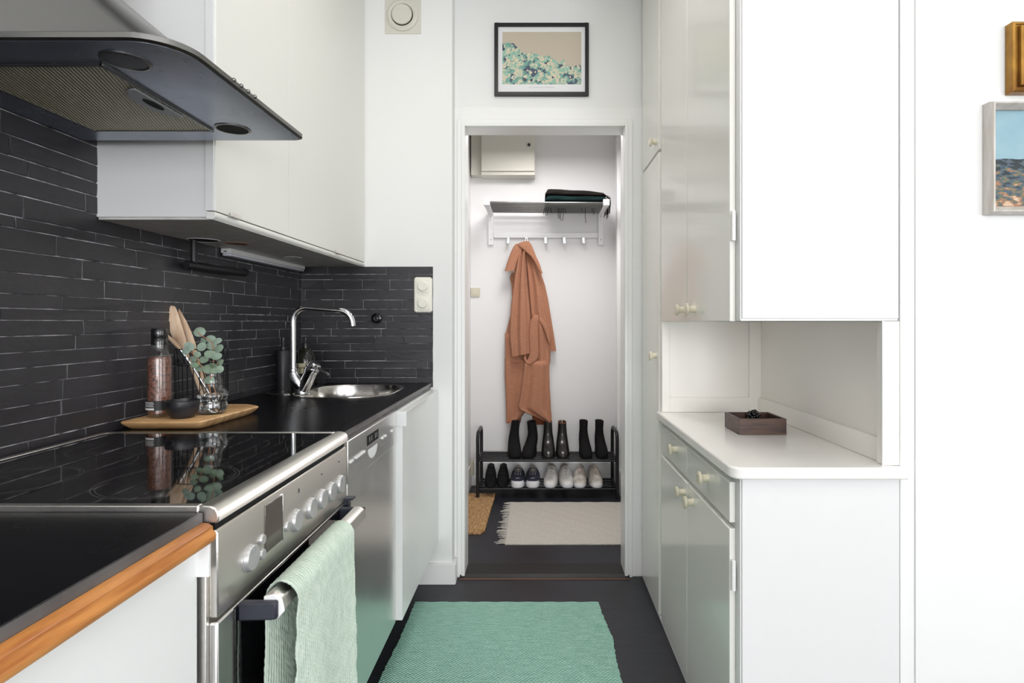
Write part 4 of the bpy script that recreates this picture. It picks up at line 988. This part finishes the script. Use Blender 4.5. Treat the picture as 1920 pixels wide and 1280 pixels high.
for px, py in fr:
    a = P(px, 395, 3.90); b = P(px+R.uniform(-3, 3), py, 3.90)
    m.tube([Vector((a.x, 3.90, 1.972)), Vector((a.x+.002, 3.905, 1.952)), (a+b)/2+Vector((R.uniform(-.004, .004), .002, 0)), b], .0018, 5)
for k in range(12):
    x = .462+R.uniform(-.004, .012); y = 3.80+.02*k
    m.tube([(x-.010, y, 2.01), (x+.012, y, 1.995), (x+.016, y+R.uniform(-.01, .01), 1.96), (x+R.uniform(0, .018), y, 1.90+R.uniform(-.02, .03))], .0026, 5)
m.build('fringe', M['scarf1'], sf)

# coat -------------------------------------------------------------
def interp(tab, y):
    if y <= tab[0][0]: return tab[0][1:]
    for a, b in zip(tab, tab[1:]):
        if y <= b[0]:
            t = (y-a[0])/(b[0]-a[0]); t2 = t
            return tuple(a[i]*(1-t2)+b[i]*t2 for i in range(1, len(a)))
    return tab[-1][1:]
def panel(name, parent, tab, Y, bulge, folds=(), mm=None, nu=26, thick=.012, step=3.0, bottom=None, label=None):
    """closed cloth panel: front surface bulges towards the viewer, back lies near the wall. tab rows: (py, xl, xr)"""
    y0, y1 = tab[0][0], tab[-1][0]; nr = max(6, int((y1-y0)/step)); m = MB(); rings = []
    for r in range(nr+1):
        py = y0+(y1-y0)*r/nr; xl, xr = interp(tab, py); front = []; back = []
        fade = min(1, r/3+.25)
        for i in range(nu+1):
            u = i/nu; px = xl+(xr-xl)*u
            d = bulge*math.sqrt(max(0, 1-(2*u-1)**4))*fade
            for (amp, freq, ph, slope) in folds: d += amp*math.sin(freq*u*math.pi*2+ph+slope*(py-y0)/100)*fade
            yy = py+(bottom(u)*(r/nr)**2 if bottom else 0)
            front.append(P(px, yy, Y-d-thick*.5)); back.append(P(px, yy, Y+thick*.5))
        rings.append(front+back[::-1])
    m.loft(rings); o = m.build(name, mm or M['coat'], parent, angle=70)
    if label: o['label'] = label
    return o
ct = thing('wool_coat', 'long camel brown wool coat hanging from the second hook', 'coat', (-.06, 4.06, .6))
panel('coat_body', ct, [(500, 966, 1008), (540, 962, 1016), (590, 957, 1024), (625, 948, 1031), (660, 948, 1032), (676, 948, 1032), (684, 947, 1030)], 4.085, .012, [(.003, 2, 0, 1)])
panel('left_skirt', ct, [(672, 946.5, 1000), (700, 946.5, 992), (740, 948, 984), (765, 949, 986), (772, 949, 985), (780, 949, 979), (788, 949, 973), (793, 949, 960)], 4.075, .020, [(.009, 1.3, 1.2, .5)])
panel('skirt_lining_flap', ct, [(765, 960, 980), (792, 962, 976)], 4.098, .003, mm=M['coatdark'])
panel('right_skirt', ct, [(676, 984, 1030), (700, 981, 1030), (730, 977, 1031), (755, 973, 1032.5), (764, 971.5, 1033), (768, 974, 1033), (775, 990, 1034), (785, 1012, 1034.5), (792, 1026, 1035), (796, 1031, 1035)], 4.035, .026, [(.012, 1.5, 2.0, .6), (.004, 3, .4, .3)], nu=36)
panel('skirt_lining_flap', ct, [(776, 998, 1020), (796, 999, 1031)], 4.09, .003, mm=M['coatdark'])
panel('rear_sleeve', ct, [(500, 1006, 1011), (520, 1009, 1017), (535, 1012, 1022), (560, 1016, 1027.5), (600, 1019, 1034), (630, 1022, 1039), (658, 1026, 1043)], 4.08, .016, [(.002, 1, 0, 1)])
panel('right_front', ct, [(463, 985, 993), (480, 986, 1000), (500, 988, 1007), (520, 990, 1012), (545, 992, 1018), (570, 994, 1021), (600, 997, 1025), (640, 1000, 1030), (678, 1002, 1031)], 4.06, .026, [(.009, 1.6, 1.0, 1.0)], nu=32)
panel('front_sleeve', ct, [(460, 975, 988), (475, 973, 987), (492, 969, 987), (515, 965.5, 988), (540, 962, 989.5), (570, 958, 993), (600, 956, 995), (630, 955.5, 996), (650, 958, 996), (662, 960, 995)], 4.045, .040, [(.011, 1.7, 0.4, .8), (.003, 4, 1, .5)], nu=34, bottom=lambda u: 7*(1-u))
panel('lapel', ct, [(511, 959, 968), (520, 956, 966), (535, 959, 966), (560, 960, 964)], 4.09, .006)
panel('pocket_flap', ct, [(625, 946.5, 958), (650, 947.5, 962), (678, 947, 984)], 4.062, .008, bottom=lambda u: 3*u)
panel('collar', ct, [(457, 967, 981), (462, 963, 982), (470, 959, 979), (480, 955, 974.5), (490, 951.5, 970), (500, 948.5, 967), (508, 946, 965)], 4.02, .020, [(.002, 1, 0, 0)])
panel('collar', ct, [(452, 983, 991), (455, 974, 994), (459, 970, 996.5), (463, 973, 998.5), (467, 979, 1000), (473, 986, 1002.5), (480, 994, 1005), (488, 1000, 1009), (496, 1004, 1012.5), (505, 1009, 1015), (513, 1014, 1017.5)], 4.005, .018)
bl = panel('belt', ct, [(590, 1001, 1010), (598, 996, 1010), (608, 992.5, 1009), (625, 991, 1009), (645, 992, 1009.5), (662, 993, 1010), (672, 990, 1009), (679, 985, 1003), (683, 987, 995)], 4.025, .012, nu=16)
panel('belt_tail', ct, [(594, 1010, 1014), (604, 1012, 1022), (614, 1018, 1028), (624, 1022, 1031.5), (636, 1026, 1032), (644, 1029, 1031.5)], 4.03, .012, nu=14)
panel('belt_loop', ct, [(577, 1009, 1011.5), (596, 1008.5, 1011.5)], 4.03, .004, mm=M['coatdark'], nu=6)
m = MB(); m.tube([P(984, 661, 4.02), P(984, 672, 4.015), P(988, 680, 4.012), P(994, 682, 4.012)], [.004, .010, .010, .006], 10); m.build('belt_knot', M['coat'], ct)
m = MB(); m.tube([P(987, 456, 4.06), P(987, 447, 4.07)], .003, 6); m.build('hanging_loop', M['coatdark'], ct)

# shoe rack --------------------------------------------------------
sr = thing('shoe_rack', 'black metal two tier shoe rack against the hall wall', 'shoe rack', (.066, 3.93, 0))
YA, YB = 3.80, 4.055
for x, dxs in ((-.397, 1), (.528, -1)):
    top = .437
    pts = [(x, YA, .0105 if x < 0 else .001), (x, YA, .36)]+[(x, YA+.05-.05*math.cos(a), .385+.05*math.sin(a)) for a in [math.radians(90*k/6) for k in range(7)]]
    pts += [(x, YB-.05+.05*math.sin(a), .385+.05*math.cos(a)) for a in [math.radians(90*k/6) for k in range(7)]]+[(x, YB, .36), (x, YB, .001)]
    MB().tube(pts, .0115, 14).build('side_frame', M['blackmetal'], sr)
    for z in (.250, .062): MB().tube([(x, YA, z-.006), (x, YB, z+.006)], .007, 10).build('cross_bar', M['blackmetal'], sr)
for z in (.250, .062):
    for k in range(5):
        y = YA+.006+(YB-YA-.012)*k/4; MB().tube([(-.397, y, z), (.528, y, z)], .0068, 10).build('shelf_rod', M['blackmetal'], sr)

# shoes ------------------------------------------------------------
def ell(cx, cy, z, rx, ry, n=20, yaw=0, sq=2.0):
    out = []
    for k in range(n):
        a = 2*math.pi*k/n; ca, sa = math.cos(a), math.sin(a)
        u = rx*math.copysign(abs(ca)**(2/sq), ca); v_ = ry*math.copysign(abs(sa)**(2/sq), sa)
        out.append((cx+u*math.cos(yaw)-v_*math.sin(yaw), cy+u*math.sin(yaw)+v_*math.cos(yaw), z))
    return out
def foot_outline(L_, W_, n=28):
    # toe towards -y; returns outline points centred
    pts = []
    for k in range(n):
        a = 2*math.pi*k/n; s_, c_ = math.sin(a), math.cos(a)
        y = s_*L_/2; wd = W_/2*(1-.16*(1+s_)/2 - .05*math.cos(2*a))
        pts.append((math.copysign(abs(c_)**.72, c_)*wd, y))
    return pts
def boot(px, top_dx, lean, mm, label, lining=None, yaw=0, h=.222, group='ankle boots on the upper shelf', wbase=.102, wtop=.062):
    z = .2575; x = (px-CX)*3.9/F; t = thing('ankle_boot', label, 'boot', (x, 3.92, z), group)
    L_ = .235; out = foot_outline(L_, wbase)
    def pl(pts, zz, k=1, ky=None, dy=0, dx=0):
        ky = ky or k; cy, sy = math.cos(yaw), math.sin(yaw); r = []
        for u, v_ in pts:
            u, v_ = u*k+dx, v_*ky+dy; r.append((x+u*cy-v_*sy, 3.93+u*sy+v_*cy, z+zz))
        return r
    m = MB(); m.loft([pl(out, 0), pl(out, .008, 1.02)]); m.build('sole', M['suede'] if mm is M['suede'] else M['black'], t, bevel=.002)
    m = MB(); rings = [pl(out, .008, 1.0), pl(out, .02, 1.03), pl(out, .035, 1.02, .98, .003), pl(out, .052, .98, .88, .012)]
    prof = [(.075, .92, .70, .030), (.098, .86, .56, .045), (.125, .78, .48, .052), (.15, .70, .46, .054), (.18, .66, .47, .055), (h, wtop/wbase*1.05, .47, .055)]
    for zz, k, ky, dy in prof:
        q = (zz-.05)/(h-.05); rings.append(pl(out, zz, k, ky, dy, dx=top_dx*q+lean*math.sin(q*math.pi)))
    last = prof[-1]; rings.append(pl(out, h-.001, last[1]*.9, last[2]*.93, last[3], dx=top_dx)); rings.append(pl(out, h-.05, last[1]*.85, last[2]*.9, last[3], dx=top_dx*.9))
    m.loft(rings); m.build('shaft', mm, t, angle=75)
    m = MB(); m.loft([pl(out, h-.006, last[1]*.905, last[2]*.935, last[3], dx=top_dx), pl(out, h-.0005, last[1]*.93, last[2]*.95, last[3], dx=top_dx), pl(out, h+.0015, last[1]*.99, last[2]*.99, last[3], dx=top_dx), pl(out, h-.002, last[1]*1.03, last[2]*1.03, last[3], dx=top_dx)], cap=False)
    m.build('collar_rim', lining or mm, t, angle=80)
    return t
boot(964, .013, -.004, M['suede'], 'black suede ankle boot, leftmost on the upper rack shelf', yaw=.12)
boot(993, .004, .012, M['suede'], 'black suede ankle boot leaning, second from left on upper shelf', yaw=-.15)
boot(1028, -.001, 0, M['leather'], 'shiny black leather boot directly under the coat hem', wbase=.104)
boot(1055, 0, 0, M['leather'], 'shiny black leather boot showing tan lining at its top', M['tanleather'], wbase=.104)
boot(1098, -.006, -.004, M['suede'], 'black suede boot, second from right on upper shelf', h=.228, wbase=.094, yaw=.03)
boot(1128, -.006, -.004, M['suede'], 'black suede boot at the right end of upper shelf', h=.228, wbase=.092, yaw=.02)

def lowshoe(px, kind, label, yaw=0, group=None):
    z = .0695; x = (px-CX)*3.9/F
    t = thing({'slip': 'slip_on_shoe', 'navy': 'canvas_sneaker', 'white': 'leather_sneaker', 'off': 'worn_sneaker'}[kind], label, 'shoe', (x, 3.93, z), group)
    W_ = {'slip': .092, 'navy': .112, 'white': .106, 'off': .104}[kind]; L_ = .25; out = foot_outline(L_, W_, 32)
    U = {'slip': M['suede'], 'navy': M['navy'], 'white': M['whiteleather'], 'off': M['offleather']}[kind]
    so = M['suede'] if kind == 'slip' else M['rubber']; sh = {'slip': .008, 'navy': .042, 'white': .026, 'off': .026}[kind]
    cy, sy = math.cos(yaw), math.sin(yaw)
    def tr(u, v_, zz): return (x+u*cy-v_*sy, 3.93+u*sy+v_*cy, z+zz)
    m = MB(); m.loft([[tr(u*.97, v_*.985, 0) for u, v_ in out], [tr(u*1.01, v_, .004) for u, v_ in out], [tr(u*1.01, v_, sh*.8) for u, v_ in out], [tr(u*.98, v_*.99, sh) for u, v_ in out]])
    m.build('sole', so, t, angle=60)
    # upper: cross sections along the length from toe (-y) to heel
    HT = {'slip': [(.0, .012), (.06, .032), (.18, .046), (.32, .060), (.48, .088), (.62, .108), (.80, .112), (.95, .100), (1, .07)],
          'navy': [(.0, .03), (.06, .046), (.18, .054), (.30, .062), (.45, .076), (.60, .092), (.78, .088), (.94, .086), (1, .06)],
          'white': [(.0, .015), (.06, .040), (.18, .053), (.30, .066), (.45, .088), (.60, .104), (.78, .100), (.94, .096), (1, .06)],
          'off': [(.0, .015), (.06, .040), (.18, .052), (.30, .064), (.45, .086), (.60, .100), (.78, .096), (.94, .092), (1, .06)]}[kind]
    rings = []; nS = 26
    def hw(v_): return W_/2*(1-.16*(1+v_*2/L_)/2)*math.sqrt(max(.0, 1-(2*abs(v_)/L_)**3.2))
    for i in range(nS+1):
        s = .012+.976*i/nS; v_ = (s-.5)*L_; hgt = interp(HT, s)[0]; w_ = max(.004, hw(v_)*.97)
        topw = 1-.20*max(0, min(1, (s-.15)/.4))
        ring = []
        for k in range(17):
            a = math.pi*k/16; ca, sa = math.cos(a), math.sin(a)
            uu = math.copysign(abs(ca)**.6, ca)*w_*(1-(1-topw)*(sa**1.6)); ring.append(tr(uu, v_, sh*.75+(hgt-sh*.75+.0)*sa**.75))
        rings.append(ring)
    m = MB(); m.loft(rings); up_ = m.build('upper', U, t, angle=80)
    # opening at the ankle
    lin_m = {'slip': M['void'], 'navy': M['lining'], 'white': M['lining'], 'off': M['lining']}[kind]
    m = MB(); hz_ = interp(HT, .72)[0]
    ow = W_*.27
    m.loft([[tr(ow*math.cos(a), .062+.045*math.sin(a), hz_+dz-.004-.006*math.cos(a)**2) for a in [2*math.pi*k/20 for k in range(20)]] for dz in (-.014, .0035)])
    m.build('lining', lin_m, t, bevel=.001)
    if kind == 'slip':
        m = MB()
        m.tube([tr(-hw(-.02)*.72, -.02, interp(HT, .42)[0]*.80), tr(-hw(-.03)*.3, -.032, interp(HT, .38)[0]+.002), tr(hw(-.03)*.3, -.032, interp(HT, .38)[0]+.002), tr(hw(-.02)*.72, -.02, interp(HT, .42)[0]*.80)], .0022, 6)
        m.build('trim_band', M['black'], t)
    else:
        # tongue
        m = MB(); rr = []
        for s, wv, up2 in ((.34, .010, .001), (.45, .014, .004), (.56, .018, .008), (.64, .020, .014), (.68, .017, .018)):
            v_ = (s-.5)*L_; hgt = interp(HT, s)[0]+up2
            rr.append([tr(wv*q, v_+dv, hgt-abs(q)**2*.004+dz) for q, dv, dz in ((-1, 0, 0), (-.5, 0, .001), (0, 0, .0015), (.5, 0, .001), (1, 0, 0), (.5, .004, -.004), (0, .004, -.004), (-.5, .004, -.004))])
        m.loft(rr); m.build('tongue', {'navy': M['lining'], 'white': M['lining'], 'off': M['lining']}[kind], t, angle=80)
        lm = {'navy': M['navy'], 'white': M['lace'], 'off': M['pinklace']}[kind]
        m = MB()
        for q in range(5):
            s = .34+.058*q; s2 = s+.045; v_, v2 = (s-.5)*L_, (s2-.5)*L_; h1, h2 = interp(HT, s)[0]+.004, interp(HT, s2)[0]+.004; wv = .014+.0016*q
            m.tube([tr(-wv, v_, h1-.004), tr(0, (v_+v2)/2, (h1+h2)/2+.0025), tr(wv, v2, h2-.004)], .0019, 6)
            m.tube([tr(wv, v_, h1-.004), tr(0, (v_+v2)/2, (h1+h2)/2+.003), tr(-wv, v2, h2-.004)], .0019, 6)
        s = .58; v_ = (s-.5)*L_; h1 = interp(HT, s)[0]+.008
        for sg in (-1, 1):
            m.tube([tr(0, v_, h1), tr(sg*.014, v_-.014, h1+.002), tr(sg*.028, v_-.012, h1-.010), tr(sg*.022, v_-.004, h1-.006), tr(0, v_, h1)], .0017, 6)
            m.tube([tr(0, v_, h1), tr(sg*.010, v_-.018, h1-.004), tr(sg*.020, v_-.040, h1-.022)], .0017, 6)
        m.build('laces', lm, t)
        if kind == 'navy':
            m = MB()
            for sg in (-1, 1):
                for q in range(5):
                    s = .35+.055*q; v_ = (s-.5)*L_; sphere(m, tr(sg*(.0175+.001*q), v_, interp(HT, s)[0]-.0005), .0026, 8, 6)
            m.build('eyelets', M['ink'], t)
        # toe cap seam
        m = MB(); s = .17; v_ = (s-.5)*L_; h1 = interp(HT, s)[0]; w_ = hw(v_)
        m.tube([tr(-w_*.93, v_+.028, h1*.62), tr(-w_*.72, v_+.012, h1*.95), tr(0, v_, h1+.0015), tr(w_*.72, v_+.012, h1*.95), tr(w_*.93, v_+.028, h1*.62)], .0016, 6); m.build('toe_seam', so if kind == 'navy' else M['lining'], t)
    return t
lowshoe(919.5, 'slip', 'black suede slip-on shoe at the left end of lower shelf', .05, 'low shoes on the bottom shelf')
lowshoe(942.5, 'slip', 'black suede slip-on shoe beside the navy sneakers', .0, 'low shoes on the bottom shelf')
lowshoe(971, 'navy', 'navy canvas sneaker with white sole, next to black slip-on', .0, 'low shoes on the bottom shelf')
lowshoe(999, 'navy', 'navy canvas sneaker with white sole, next to white sneakers', .0, 'low shoes on the bottom shelf')
lowshoe(1033.5, 'white', 'clean white sneaker with white laces, beside the navy sneaker', -.10, 'low shoes on the bottom shelf')
lowshoe(1061, 'white', 'clean white sneaker with white laces, fourth shoe from the right end', .08, 'low shoes on the bottom shelf')
lowshoe(1088, 'off', 'worn off-white sneaker with dusty laces, second from right', -.10, 'low shoes on the bottom shelf')
lowshoe(1116, 'off', 'worn off-white sneaker at the right end of lower shelf', .05, 'low shoes on the bottom shelf')
